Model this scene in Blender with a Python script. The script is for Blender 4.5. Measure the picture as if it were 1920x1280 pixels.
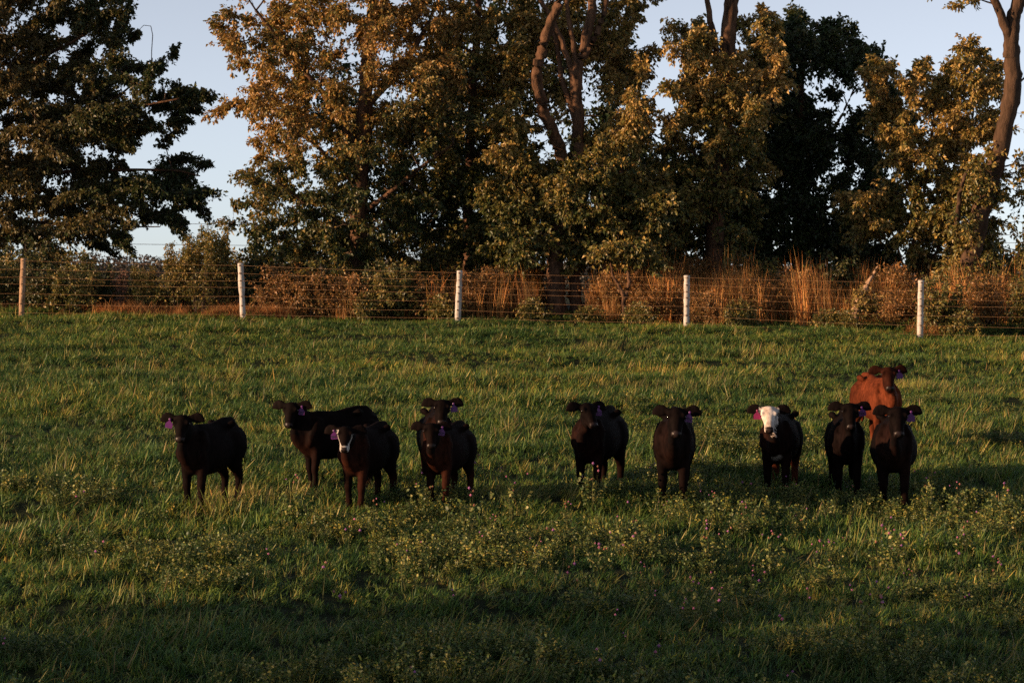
import bpy, bmesh, math, random
import numpy as np
from mathutils import Vector, Matrix, Euler

random.seed(7)
RNG = np.random.default_rng(11)
R = math.radians
scene = bpy.context.scene
for o in list(bpy.data.objects):
    bpy.data.objects.remove(o)

# ------------------------------------------------------------------ camera, sky, sun, exposure
FPX = 4533.0                       # focal length in pixels of the 1920-wide photograph (85 mm)
CAM_Z = 2.96
PITCH = math.atan(160 / FPX)
cam_d = bpy.data.cameras.new('camera')
cam_d.sensor_width = 36.0
cam_d.lens = FPX / 1920 * 36
cam_d.clip_end = 6000
cam_d.dof.use_dof = True
cam_d.dof.focus_distance = 29.5
cam_d.dof.aperture_fstop = 10
cam = bpy.data.objects.new('camera', cam_d)
scene.collection.objects.link(cam)
cam.location = (0, 0, CAM_Z)
cam.rotation_euler = (math.pi / 2 - PITCH, 0, 0)
scene.camera = cam

SUN_EL, SUN_AZ = R(10.0), R(17.0)  # low sun from the left, 17 degrees towards the camera's side
to_sun = Vector((-math.cos(SUN_AZ) * math.cos(SUN_EL), -math.sin(SUN_AZ) * math.cos(SUN_EL), math.sin(SUN_EL)))
world = bpy.data.worlds.new('World')
scene.world = world
world.use_nodes = True
wn = world.node_tree.nodes
wl = world.node_tree.links
bg = wn['Background']
sky = wn.new('ShaderNodeTexSky')
sky.sky_type = 'NISHITA'
sky.sun_disc = False
sky.sun_elevation = SUN_EL
sky.sun_rotation = math.atan2(to_sun.x, to_sun.y)
sky.air_density = 1.0
sky.dust_density = 0.0
sky.ozone_density = 3.0
sky.altitude = 5000.0
hsv = wn.new('ShaderNodeHueSaturation')          # a thin even veil: the whole sky is paler than clear blue
hsv.inputs['Saturation'].default_value = 0.34
tint_n = wn.new('ShaderNodeMix')
tint_n.data_type = 'RGBA'; tint_n.blend_type = 'MULTIPLY'
tint_n.inputs[0].default_value = 1.0
tint_n.inputs[7].default_value = (1.03, 1.03, 1.04, 1)
wl.new(sky.outputs[0], hsv.inputs['Color'])
wl.new(hsv.outputs[0], tint_n.inputs[6])
wl.new(tint_n.outputs[2], bg.inputs[0])
bg.inputs[1].default_value = 0.080

sun_d = bpy.data.lights.new('sun', 'SUN')
sun_d.energy = 5.0
sun_d.angle = R(0.6)
sun_d.color = (1.0, 0.64, 0.37)
sun = bpy.data.objects.new('sun', sun_d)
scene.collection.objects.link(sun)
sun.rotation_euler = (-to_sun).to_track_quat('-Z', 'Y').to_euler()
sun.location = (-30, -12, 20)

vs = scene.view_settings
vs.view_transform = 'Standard'
vs.look = 'None'
vs.exposure = 1.0
vs.gamma = 1.0
vs.use_curve_mapping = False
scene.render.engine = 'CYCLES'
cy = scene.cycles
cy.max_bounces = 6
cy.diffuse_bounces = 2
cy.glossy_bounces = 2
cy.transmission_bounces = 4
cy.transparent_max_bounces = 4
cy.use_denoising = False
cy.sample_clamp_indirect = 4.0

# ------------------------------------------------------------------ helpers
def link(o, parent=None):
    scene.collection.objects.link(o)
    if parent is not None:
        o.parent = parent
    return o

def tag(o, label=None, cat=None, group=None, kind=None):
    if label: o['label'] = label
    if cat: o['category'] = cat
    if group: o['group'] = group
    if kind: o['kind'] = kind
    return o

def empty(name, loc, rz=0.0):
    o = bpy.data.objects.new(name, None)
    o.location = loc
    o.rotation_euler = (0, 0, rz)
    o.empty_display_size = 0.2
    return link(o)

def fast_mesh(name, verts, faces, smooth=False, col=None):
    """verts (N,3); faces (M,k) int array, k fixed; col (N,3) optional point colour."""
    verts = np.asarray(verts, dtype=np.float32)
    faces = np.asarray(faces, dtype=np.int32)
    me = bpy.data.meshes.new(name)
    k = faces.shape[1]
    me.vertices.add(len(verts))
    me.vertices.foreach_set('co', verts.ravel())
    me.loops.add(faces.size)
    me.loops.foreach_set('vertex_index', faces.ravel())
    me.polygons.add(len(faces))
    me.polygons.foreach_set('loop_start', np.arange(0, faces.size, k, dtype=np.int32))
    me.polygons.foreach_set('use_smooth', np.full(len(faces), smooth, dtype=bool))
    me.update(calc_edges=True)
    if col is not None:
        a = me.attributes.new('tone', 'FLOAT_COLOR', 'POINT')
        c = np.ones((len(verts), 4), dtype=np.float32)
        c[:, :3] = col
        a.data.foreach_set('color', c.ravel())
    return me

def mesh_obj(name, me, mat=None, parent=None):
    if mat is not None and len(me.materials) == 0:
        me.materials.append(mat)
    return link(bpy.data.objects.new(name, me), parent)

def _hash(ix, iy, seed):
    h = (ix.astype(np.int64) * 374761393 + iy.astype(np.int64) * 668265263 + seed * 1442695041) & 0x7fffffff
    h = ((h ^ (h >> 13)) * 1274126177) & 0x7fffffff
    return ((h ^ (h >> 16)) & 0xffff) / 65535.0

def noise2(x, y, scale=1.0, seed=0):
    x = np.asarray(x, dtype=float) / scale
    y = np.asarray(y, dtype=float) / scale
    ix, iy = np.floor(x), np.floor(y)
    fx, fy = x - ix, y - iy
    fx = fx * fx * (3 - 2 * fx); fy = fy * fy * (3 - 2 * fy)
    a = _hash(ix, iy, seed); b = _hash(ix + 1, iy, seed)
    c = _hash(ix, iy + 1, seed); d = _hash(ix + 1, iy + 1, seed)
    return (a * (1 - fx) + b * fx) * (1 - fy) + (c * (1 - fx) + d * fx) * fy

def sstep(a, b, x):
    t = np.clip((np.asarray(x, dtype=float) - a) / (b - a), 0, 1)
    return t * t * (3 - 2 * t)

def ground(x, y):
    x = np.asarray(x, dtype=float); y = np.asarray(y, dtype=float)
    yy = np.clip(y, -20, 60)
    z = 0.048 * (yy - 29.2) - 0.013 * 40 * np.tanh(x / 40)
    near = 1 - sstep(80, 150, np.abs(x) + np.abs(y - 30))
    z = z + near * (0.17 * (noise2(x * .7, y, 2.4, 1) - .5) + 0.15 * (noise2(x * .75, y, 0.9, 2) - .5) + 0.25 * (noise2(x, y, 9, 3) - .5) * sstep(60, 75, y))
    z = z - sstep(64, 380, y) * 6.8 - sstep(90, 500, np.abs(x)) * 3.0
    return z

_cp, _sp = math.cos(PITCH), math.sin(PITCH)
def at(u, v, d):
    """world point seen at photograph pixel (u, v) at distance d along Y"""
    r = (u - 960) / FPX; w = (640 - v) / FPX
    dy = _cp + w * _sp; dz = -_sp + w * _cp
    t = d / dy
    return Vector((r * t, d, CAM_Z + dz * t))

def ground_hit(u, v):
    lo = 10.0
    while lo < 70:
        p = at(u, v, lo)
        if p.z <= float(ground(p.x, p.y)):
            return p
        lo += 0.02
    return at(u, v, 57)

# ------------------------------------------------------------------ materials
def new_mat(name):
    m = bpy.data.materials.new(name)
    m.use_nodes = True
    nt = m.node_tree
    return m, nt, nt.nodes['Principled BSDF'], nt.nodes['Material Output']

def nd(nt, typ, **kw):
    n = nt.nodes.new(typ)
    for k, v in kw.items():
        setattr(n, k, v)
    return n

def noise_node(nt, scale, detail=4, rough=0.6, coord='Object', stretch=None):
    tc = nd(nt, 'ShaderNodeTexCoord')
    n = nd(nt, 'ShaderNodeTexNoise')
    n.inputs['Scale'].default_value = scale
    n.inputs['Detail'].default_value = detail
    n.inputs['Roughness'].default_value = rough
    if stretch:
        mp = nd(nt, 'ShaderNodeMapping')
        mp.inputs['Scale'].default_value = stretch
        nt.links.new(tc.outputs[coord], mp.inputs[0])
        nt.links.new(mp.outputs[0], n.inputs['Vector'])
    else:
        nt.links.new(tc.outputs[coord], n.inputs['Vector'])
    return n

def ramp(nt, src, stops):
    r = nd(nt, 'ShaderNodeValToRGB')
    el = r.color_ramp.elements
    while len(el) < len(stops):
        el.new(0.5)
    for e, (p, c) in zip(el, stops):
        e.position = p
        e.color = (*c, 1)
    nt.links.new(src, r.inputs[0])
    return r

def bump(nt, bs, src, strength, dist):
    b = nd(nt, 'ShaderNodeBump')
    b.inputs['Strength'].default_value = strength
    b.inputs['Distance'].default_value = dist
    nt.links.new(src, b.inputs['Height'])
    nt.links.new(b.outputs[0], bs.inputs['Normal'])

def leaf_mat(name, trans=0.3, rough=0.5, spec=0.35, tint_attr=False, tint_cols=None):
    """colour from the mesh's own 'tone' attribute, times an optional per-instance tint"""
    m, nt, bs, out = new_mat(name)
    a = nd(nt, 'ShaderNodeAttribute', attribute_name='tone')
    colour = a.outputs['Color']
    if tint_attr:
        t = nd(nt, 'ShaderNodeAttribute', attribute_name='tint', attribute_type='INSTANCER')
        r = ramp(nt, t.outputs['Fac'], tint_cols)
        mx = nd(nt, 'ShaderNodeMix', data_type='RGBA', blend_type='MULTIPLY')
        mx.inputs[0].default_value = 1.0
        nt.links.new(colour, mx.inputs[6]); nt.links.new(r.outputs[0], mx.inputs[7])
        colour = mx.outputs[2]
    bs.inputs['Roughness'].default_value = rough
    bs.inputs['Specular IOR Level'].default_value = spec
    nt.links.new(colour, bs.inputs['Base Color'])
    tr = nd(nt, 'ShaderNodeBsdfTranslucent')
    nt.links.new(colour, tr.inputs['Color'])
    ms = nd(nt, 'ShaderNodeMixShader')
    ms.inputs[0].default_value = trans
    nt.links.new(bs.outputs[0], ms.inputs[1]); nt.links.new(tr.outputs[0], ms.inputs[2])
    nt.links.new(ms.outputs[0], out.inputs['Surface'])
    return m

def bark_mat(name, c1, c2, sc=9.0):
    m, nt, bs, out = new_mat(name)
    n = noise_node(nt, sc, 6, 0.65, 'Object', (1, 1, 0.28))
    r = ramp(nt, n.outputs['Fac'], [(0.3, c1), (0.68, c2)])
    nt.links.new(r.outputs[0], bs.inputs['Base Color'])
    bs.inputs['Roughness'].default_value = 0.9
    bs.inputs['Specular IOR Level'].default_value = 0.15
    bump(nt, bs, n.outputs['Fac'], 0.9, 0.06)
    return m

M = {}
M['bark'] = bark_mat('bark', (0.016, 0.010, 0.007), (0.15, 0.080, 0.045))
M['dark_bark'] = bark_mat('dark_bark', (0.022, 0.014, 0.009), (0.10, 0.058, 0.035), 7)
M['pale_bark'] = bark_mat('pale_bark', (0.16, 0.11, 0.075), (0.36, 0.25, 0.17))
M['twig'] = bark_mat('twig_bark', (0.04, 0.028, 0.02), (0.12, 0.08, 0.055), 20)
M['leaf'] = leaf_mat('leaf', 0.30, 0.45, 0.4)
GT = [(0.0, (0.50, 0.68, 0.62)), (0.45, (1.0, 1.0, 1.0)), (0.75, (1.4, 1.2, 0.9)), (1.0, (1.85, 1.45, 0.95))]
M['grass'] = leaf_mat('grass_blade', 0.24, 0.5, 0.28, True, GT)
M['weed'] = leaf_mat('weed_leaf', 0.25, 0.5, 0.3, True, GT)
M['herb'] = leaf_mat('herb_leaf', 0.25, 0.5, 0.3)
M['dry'] = leaf_mat('dry_stalk', 0.2, 0.7, 0.15, True,
                    [(0.0, (0.35, 0.38, 0.36)), (0.5, (0.9, 0.9, 0.9)), (1.0, (1.5, 1.3, 1.0))])

def soil_mat():
    m, nt, bs, out = new_mat('pasture_soil')
    n = noise_node(nt, 1.6, 8, 0.7)
    r = ramp(nt, n.outputs['Fac'], [(0.3, (0.010, 0.015, 0.006)), (0.55, (0.017, 0.024, 0.009)), (0.8, (0.030, 0.028, 0.012))])
    nt.links.new(r.outputs[0], bs.inputs['Base Color'])
    bs.inputs['Roughness'].default_value = 0.95
    bs.inputs['Specular IOR Level'].default_value = 0.1
    n2 = noise_node(nt, 14, 6, 0.7)
    bump(nt, bs, n2.outputs['Fac'], 0.8, 0.08)
    return m
M['soil'] = soil_mat()

def coat_mat():
    m, nt, bs, out = new_mat('calf_coat')
    a = nd(nt, 'ShaderNodeAttribute', attribute_name='tone')
    w = nd(nt, 'ShaderNodeAttribute', attribute_name='wet')
    n = noise_node(nt, 26, 5, 0.7, 'Object', (1, 1, 0.35))
    r = ramp(nt, n.outputs['Fac'], [(0.32, (0.45, 0.45, 0.45)), (0.68, (1.55, 1.55, 1.55))])
    mx = nd(nt, 'ShaderNodeMix', data_type='RGBA', blend_type='MULTIPLY')
    mx.inputs[0].default_value = 1.0
    nt.links.new(a.outputs['Color'], mx.inputs[6]); nt.links.new(r.outputs[0], mx.inputs[7])
    nt.links.new(mx.outputs[2], bs.inputs['Base Color'])
    mr = nd(nt, 'ShaderNodeMapRange')
    mr.inputs['To Min'].default_value = 0.75; mr.inputs['To Max'].default_value = 0.36
    nt.links.new(w.outputs['Fac'], mr.inputs['Value']); nt.links.new(mr.outputs[0], bs.inputs['Roughness'])
    ms = nd(nt, 'ShaderNodeMapRange')
    ms.inputs['To Min'].default_value = 0.03; ms.inputs['To Max'].default_value = 0.12
    nt.links.new(w.outputs['Fac'], ms.inputs['Value']); nt.links.new(ms.outputs[0], bs.inputs['Specular IOR Level'])
    n2 = noise_node(nt, 90, 4, 0.7, 'Object', (1, 1, 0.3))
    bump(nt, bs, n2.outputs['Fac'], 0.35, 0.004)
    return m
M['coat'] = coat_mat()

def plain(name, col, rough=0.6, spec=0.3, metal=0.0):
    m, nt, bs, out = new_mat(name)
    n = noise_node(nt, 30, 4, 0.6)
    r = ramp(nt, n.outputs['Fac'], [(0.3, tuple(c * 0.8 for c in col)), (0.7, tuple(min(1, c * 1.15) for c in col))])
    nt.links.new(r.outputs[0], bs.inputs['Base Color'])
    bs.inputs['Roughness'].default_value = rough
    bs.inputs['Specular IOR Level'].default_value = spec
    bs.inputs['Metallic'].default_value = metal
    return m
M['eye'] = plain('calf_eye', (0.012, 0.008, 0.006), 0.12, 0.6)
M['tag'] = plain('purple_tag', (0.095, 0.014, 0.120), 0.4, 0.4)
M['tag_sunlit'] = plain('sunlit_magenta_tag', (0.22, 0.016, 0.075), 0.4, 0.4)  # lit copy of the purple tag, sunlight mixed into its colour
M['ink'] = plain('tag_ink', (0.03, 0.015, 0.04), 0.6)
M['wire'] = plain('fence_wire', (0.36, 0.20, 0.10), 0.5, 0.3)
M['cable'] = plain('power_cable', (0.05, 0.05, 0.055), 0.6)
M['clip'] = plain('wire_clip', (0.06, 0.04, 0.03), 0.6)
M['bloom'] = leaf_mat('clover_bloom', 0.2, 0.7, 0.1)

def paint_mat():
    m, nt, bs, out = new_mat('weathered_white_paint')
    n = noise_node(nt, 7, 8, 0.72)
    r = ramp(nt, n.outputs['Fac'], [(0.30, (0.13, 0.09, 0.06)), (0.40, (0.32, 0.28, 0.24)), (0.6, (0.46, 0.425, 0.385))])
    nt.links.new(r.outputs[0], bs.inputs['Base Color'])
    bs.inputs['Roughness'].default_value = 0.75
    n2 = noise_node(nt, 18, 5, 0.7, 'Object', (1, 1, 0.2))
    bump(nt, bs, n2.outputs['Fac'], 0.6, 0.02)
    return m
M['paint'] = paint_mat()
M['bare_wood'] = bark_mat('bare_post_wood', (0.20, 0.12, 0.07), (0.46, 0.30, 0.19), 12)

# ------------------------------------------------------------------ ground
def axis(near, far, step, grow):
    a = [0.0]
    s = step
    while a[-1] < far:
        if a[-1] > near: s *= grow
        a.append(a[-1] + s)
    return np.array(a)
ax = axis(18, 1800, 0.3, 1.22)
xs = np.concatenate([-ax[:0:-1], ax])
ay = axis(48, 2600, 0.3, 1.2)
ys = np.concatenate([20 - axis(6, 300, 0.4, 1.3)[:0:-1], 20 + ay])
GX, GY = np.meshgrid(xs, ys)
GZ = ground(GX, GY)
nx, ny = len(xs), len(ys)
idx = np.arange(nx * ny).reshape(ny, nx)
quads = np.stack([idx[:-1, :-1], idx[:-1, 1:], idx[1:, 1:], idx[1:, :-1]], -1).reshape(-1, 4)
pasture = mesh_obj('pasture', fast_mesh('pasture', np.stack([GX, GY, GZ], -1).reshape(-1, 3), quads, True), M['soil'])
tag(pasture, 'gently rising green pasture running back to the wire fence', kind='structure')

# ------------------------------------------------------------------ instanced ground cover (stuff)
def blades(n, rad, lmin, lmax, wid, lean, cols, rng, segs=3, droop=1.0, stand=0.0):
    """a tuft: n tapering, bending blades"""
    V, F, C = [], [], []
    for i in range(n):
        a = rng.uniform(0, 2 * math.pi); r = rad * math.sqrt(rng.uniform())
        b = np.array([r * math.cos(a), r * math.sin(a), -0.01])
        L = rng.uniform(lmin, lmax); w = wid * rng.uniform(0.7, 1.3)
        az = rng.uniform(0, 2 * math.pi)
        out = np.array([math.cos(az), math.sin(az), 0.0])
        sa = az + math.pi / 2 + rng.normal() * 0.5
        side = np.array([math.cos(sa), math.sin(sa), 0.0])
        th0 = abs(rng.normal()) * lean * 0.5; th1 = th0 + abs(rng.normal()) * droop
        c = np.array(cols[rng.integers(len(cols))]) * rng.uniform(0.75, 1.25)
        p = b.copy(); base = len(V)
        for s in range(segs):
            t = s / segs
            ww = w * (1 - t * 0.75)
            V += [p - side * ww / 2, p + side * ww / 2]; C += [c * (0.85 + 0.3 * t)] * 2
            th = th0 + (th1 - th0) * (s + 0.5) / segs
            p = p + (out * math.sin(th) + np.array([0, 0, 1]) * math.cos(th)) * L / segs
        V.append(p); C.append(c * 1.15)
        for s in range(segs - 1):
            q = base + 2 * s
            F += [(q, q + 1, q + 3), (q, q + 3, q + 2)]
        q = base + 2 * (segs - 1)
        F.append((q, q + 1, q + 2))
    return np.array(V), np.array(F), np.array(C)

def leafy_tuft(stems, height, leaf, cols, rng, spread=0.14, per=16):
    """a low leafy weed: several stems each set with small leaves"""
    V, F, C = [], [], []
    for s in range(stems):
        a = rng.uniform(0, 2 * math.pi); lean = rng.uniform(0.05, 0.7)
        top = np.array([math.cos(a) * lean * height, math.sin(a) * lean * height, height * rng.uniform(0.6, 1.1)])
        b = np.array([math.cos(a) * spread * 0.3, math.sin(a) * spread * 0.3, 0.0])
        sd = np.array([-math.sin(a), math.cos(a), 0]) * 0.004
        k = len(V); c = np.array(cols[0]) * 0.8
        V += [b - sd, b + sd, top]; C += [c] * 3; F.append((k, k + 1, k + 2))
        for j in range(per):
            t = rng.uniform(0.25, 1.0)
            p = b + (top - b) * t
            d = rng.normal(size=3); d[2] = d[2] * 0.5 + 0.25; d /= np.linalg.norm(d)
            n = rng.normal(size=3); sdv = np.cross(d, n); sdv /= np.linalg.norm(sdv) + 1e-6
            L = leaf * rng.uniform(0.6, 1.3)
            c = np.array(cols[rng.integers(len(cols))]) * rng.uniform(0.7, 1.3)
            k = len(V)
            V += [p, p + d * L * 0.5 - sdv * L * 0.32, p + d * L, p + d * L * 0.5 + sdv * L * 0.32]
            C += [c] * 4; F += [(k, k + 1, k + 2), (k, k + 2, k + 3)]
    return np.array(V), np.array(F), np.array(C)

def bloom_tuft(rng, n, height, cols, stem, size):
    V, F, C = [], [], []
    for s in range(n):
        a = rng.uniform(0, 2 * math.pi); l = rng.uniform(0.0, 0.35)
        h = height * rng.uniform(0.65, 1.1)
        top = np.array([math.cos(a) * l * h, math.sin(a) * l * h, h])
        sd = np.array([-math.sin(a), math.cos(a), 0]) * 0.004
        k = len(V)
        V += [-sd, sd, top]; C += [np.array(stem)] * 3; F.append((k, k + 1, k + 2))
        c = np.array(cols[rng.integers(len(cols))]) * rng.uniform(0.7, 1.2)
        r = size * rng.uniform(0.7, 1.2)
        k = len(V)
        ring = [top + r * np.array([math.cos(t), math.sin(t), 0.1 * rng.normal()]) for t in np.linspace(0, 2 * math.pi, 7)[:6]]
        V += ring + [top + np.array([0, 0, r * 1.1]), top - np.array([0, 0, r * 0.9])]
        C += [c * rng.uniform(0.7, 1.3) for _ in range(8)]
        for j in range(6):
            F += [(k + j, k + (j + 1) % 6, k + 6), (k + (j + 1) % 6, k + j, k + 7)]
    return np.array(V), np.array(F), np.array(C)

def scatter_object(name, protos, mat, P, rot, scl, pick, tint):
    """one stuff object: a cloud of points carrying instances of the prototypes"""
    coll = bpy.data.collections.new(name + '_sources')
    for i, (v, f, c) in enumerate(protos):
        me = fast_mesh('%s_source_%02d' % (name, i), v, f, False, c)
        me.materials.append(mat)
        coll.objects.link(bpy.data.objects.new('%s_source_%02d' % (name, i), me))
    me = bpy.data.meshes.new(name)
    n = len(P)
    me.vertices.add(n)
    me.vertices.foreach_set('co', np.asarray(P, dtype=np.float32).ravel())
    for nm, typ, data, key in (('rot', 'FLOAT_VECTOR', rot, 'vector'), ('scl', 'FLOAT_VECTOR', scl, 'vector'),
                               ('pick', 'INT', pick, 'value'), ('tint', 'FLOAT', tint, 'value')):
        a = me.attributes.new(nm, typ, 'POINT')
        a.data.foreach_set(key, np.asarray(data, dtype=np.int32 if typ == 'INT' else np.float32).ravel())
    ng = bpy.data.node_groups.new(name + '_nodes', 'GeometryNodeTree')
    ng.interface.new_socket('Geometry', in_out='INPUT', socket_type='NodeSocketGeometry')
    ng.interface.new_socket('Geometry', in_out='OUTPUT', socket_type='NodeSocketGeometry')
    gi = ng.nodes.new('NodeGroupInput'); go = ng.nodes.new('NodeGroupOutput')
    ip = ng.nodes.new('GeometryNodeInstanceOnPoints')
    ci = ng.nodes.new('GeometryNodeCollectionInfo')
    ci.inputs['Collection'].default_value = coll
    ci.inputs['Separate Children'].default_value = True
    ci.inputs['Reset Children'].default_value = True
    def attr(nm, dt):
        a = ng.nodes.new('GeometryNodeInputNamedAttribute')
        a.data_type = dt
        a.inputs['Name'].default_value = nm
        return [s for s in a.outputs if s.enabled and s.name == 'Attribute'][0]
    e2r = ng.nodes.new('FunctionNodeEulerToRotation')
    L = ng.links.new
    L(gi.outputs[0], ip.inputs['Points'])
    L(ci.outputs[0], ip.inputs['Instance'])
    ip.inputs['Pick Instance'].default_value = True
    L(attr('pick', 'INT'), ip.inputs['Instance Index'])
    L(attr('rot', 'FLOAT_VECTOR'), e2r.inputs[0])
    L(e2r.outputs[0], ip.inputs['Rotation'])
    L(attr('scl', 'FLOAT_VECTOR'), ip.inputs['Scale'])
    L(ip.outputs[0], go.inputs[0])
    me.materials.append(mat)
    o = link(bpy.data.objects.new(name, me))
    md = o.modifiers.new('scatter', 'NODES')
    md.node_group = ng
    return o

def field_points(d0, d1, dens, margin, rng):
    """random points over the strip of ground in view, dens per square metre"""
    half1 = 0.2118 * d1 + margin
    n = int((d1 - d0) * 2 * half1 * dens)
    y = rng.uniform(d0, d1, n); x = rng.uniform(-half1, half1, n)
    keep = np.abs(x) < 0.2118 * y + margin
    return x[keep], y[keep]

rng = np.random.default_rng(3)
G1 = [(0.062, 0.124, 0.023), (0.086, 0.150, 0.028), (0.130, 0.178, 0.036), (0.034, 0.084, 0.022)]
G2 = [(0.21, 0.21, 0.05), (0.15, 0.185, 0.04), (0.26, 0.23, 0.07)]
G3 = [(0.24, 0.17, 0.075), (0.13, 0.10, 0.04), (0.10, 0.10, 0.035)]
grass_protos = [blades(30, 0.10, 0.06, 0.15, 0.013, 1.0, G1, rng, 3, 1.2) for _ in range(4)] + \
               [blades(22, 0.09, 0.08, 0.19, 0.012, 0.9, G1 + G2, rng, 4, 1.7) for _ in range(3)] + \
               [blades(12, 0.08, 0.12, 0.26, 0.010, 0.7, G2 + G3, rng, 4, 1.2) for _ in range(2)]
x1, y1 = field_points(17.5, 44, 85, 2.5, rng)
x2, y2 = field_points(44, 60.5, 52, 3.0, rng)
gx = np.concatenate([x1, x2]); gy = np.concatenate([y1, y2]); n = len(gx)
clump = 0.5 * noise2(gx * .75, gy, 0.7, 21) + 0.5 * noise2(gx * .55, gy, 1.7, 22)
keep = rng.uniform(size=n) < 0.72 + 0.6 * clump
gx, gy, clump = gx[keep], gy[keep], clump[keep]; n = len(gx)
far = sstep(35, 55, gy)
s = (0.58 + 1.05 * clump ** 1.7) * rng.uniform(0.75, 1.25, n) * (1 - 0.15 * far)
scl = np.stack([s * (1.0 + 0.25 * far), s * (1.0 + 0.25 * far), s * rng.uniform(0.75, 1.2, n)], -1)
wind = 0.34
def lean_rot(w, t):
    return np.stack([np.arctan2(np.sin(w) * np.sin(t), np.cos(w)), np.arcsin(np.sin(w) * np.cos(t)), np.arctan2(np.sin(t), np.cos(w) * np.cos(t))], -1)
rot = lean_rot(rng.normal(wind, 0.28, n) + 0.35 * (noise2(gx, gy, 1.3, 24) - .5), rng.uniform(0, 6.28, n))
pk = rng.choice(9, n, p=[.155, .155, .155, .155, .115, .115, .10, .025, .025])
dryp = noise2(gx, gy, 1.7, 31) > 0.86
pk[dryp & (rng.uniform(size=n) < 0.5)] = 7
tint = np.clip(0.04 + 0.45 * noise2(gx, gy, 3.5, 33) + 0.28 * noise2(gx, gy, 0.6, 34) + rng.normal(0, 0.16, n) + 0.10 * sstep(30, 50, gy), 0, 1)
grass = scatter_object('grass', grass_protos, M['grass'], np.stack([gx, gy, ground(gx, gy)], -1), rot, scl, pk, tint)
tag(grass, 'lush uneven green grass covering the whole pasture', 'grass', kind='stuff')

# low leafy clover and alfalfa, thickest in front of the calves
W1 = [(0.055, 0.088, 0.022), (0.078, 0.108, 0.028), (0.115, 0.125, 0.036), (0.038, 0.072, 0.022)]
weed_protos = [leafy_tuft(9, 0.20, 0.030, W1, rng) for _ in range(4)] + [leafy_tuft(7, 0.28, 0.034, W1 + G2, rng) for _ in range(2)]
wx, wy = field_points(17.5, 40, 46, 2.5, rng)
right = sstep(-4, 3, wx)
m = noise2(wx, wy, 1.0, 41) * 0.6 + noise2(wx, wy, 3.2, 42) * 0.4
dens = sstep(0.50, 0.68, m + 0.10 * right - 0.04 - 0.22 * sstep(28.5, 33, wy))
keep = rng.uniform(size=len(wx)) < dens
wx, wy, m = wx[keep], wy[keep], m[keep]; n = len(wx)
s = rng.uniform(0.55, 1.05, n) * (0.5 + 0.65 * m)
weeds = scatter_object('clover', weed_protos, M['weed'], np.stack([wx, wy, ground(wx, wy)], -1),
                       np.stack([rng.normal(0, .15, n), rng.normal(.1, .15, n), rng.uniform(0, 6.28, n)], -1),
                       np.stack([s, s, s], -1), rng.integers(0, 6, n), np.clip(rng.normal(0.5, 0.2, n), 0, 1))
tag(weeds, 'low leafy clover in loose patches among the grass', 'clover', kind='stuff')

# pink clover heads, thin
bloom_protos = [bloom_tuft(rng, 2, 0.34, [(0.45, 0.15, 0.24), (0.34, 0.13, 0.30), (0.40, 0.20, 0.15)], (0.06, 0.07, 0.03), 0.013) for _ in range(4)]
bx, by = field_points(17.5, 31, 1.5, 2.0, rng)
keep = rng.uniform(size=len(bx)) < (0.12 + 0.88 * sstep(-3, 2, bx)) * sstep(0.35, 0.65, noise2(bx, by, 1.5, 51))
bx, by = bx[keep], by[keep]; n = len(bx)
s = rng.uniform(0.7, 1.2, n)
bl = scatter_object('clover_flowers', bloom_protos, M['bloom'], np.stack([bx, by, ground(bx, by)], -1),
                    np.stack([rng.normal(0, .15, n), rng.normal(0, .15, n), rng.uniform(0, 6.28, n)], -1),
                    np.stack([s, s, s], -1), rng.integers(0, 4, n), np.full(n, 0.5))
tag(bl, 'small pink clover heads dotted over the nearer grass', 'flowers', kind='stuff')

# tall dry rust coloured stalks behind the fence
D1 = [(0.40, 0.165, 0.055), (0.48, 0.24, 0.08), (0.28, 0.105, 0.042), (0.52, 0.31, 0.12), (0.22, 0.15, 0.045)]
dry_protos = [blades(22, 0.22, 0.9, 1.75, 0.014, 0.16, D1, rng, 4, 0.28) for _ in range(4)] + \
             [blades(30, 0.25, 0.25, 0.6, 0.014, 1.0, [(0.32, 0.13, 0.045), (0.25, 0.10, 0.04), (0.38, 0.20, 0.08)], rng, 4, 1.6) for _ in range(2)]
n0 = 8600
dx = rng.uniform(-18, 17, n0); dy = rng.uniform(58.2, 66, n0)
du = 960 + dx / dy * FPX
fence_y = 58.5 - (dx + 11.85) / 5.3 * 0.81
dens = 0.30 * ((du < 1005) | (du > 1110)) + 0.9 * sstep(1180, 1300, du) * (noise2(dx, dy * .6, 0.8, 61) > 0.36) + 0.7 * ((du > 840) & (du < 1190) & ((du < 1005) | (du > 1105))) * (noise2(dx, dy * .6, 0.8, 62) > 0.4)
keep = (rng.uniform(size=n0) < dens) & (dy > fence_y + 0.45)
dx, dy, du = dx[keep], dy[keep], du[keep]; n = len(dx)
pk = rng.integers(0, 4, n)
low = (du < 620) | (rng.uniform(size=n) < 0.2)
pk[low] = rng.integers(4, 6, low.sum())
s = rng.uniform(0.55, 1.0, n) * (0.55 + 0.75 * noise2(dx, dy, 0.9, 63)) * (1 - 0.2 * (du < 1200))
ex_u = np.concatenate([rng.uniform(185, 345, 170), rng.uniform(392, 545, 170), rng.uniform(1700, 1760, 30)]); m_ = len(ex_u)
ex_y = 58.5 - .8 * (ex_u - 42) / 420 + rng.uniform(.25, 1.5, m_)
ex_x = (ex_u - 960) / FPX * ex_y
dx = np.concatenate([dx, ex_x]); dy = np.concatenate([dy, ex_y]); du = np.concatenate([du, ex_u])
pk = np.concatenate([pk, rng.integers(4, 6, m_)]); s = np.concatenate([s, rng.uniform(.4, .9, m_) * (.5 + .9 * noise2(ex_x, ex_y, .7, 65))]); n = len(dx)
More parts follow.
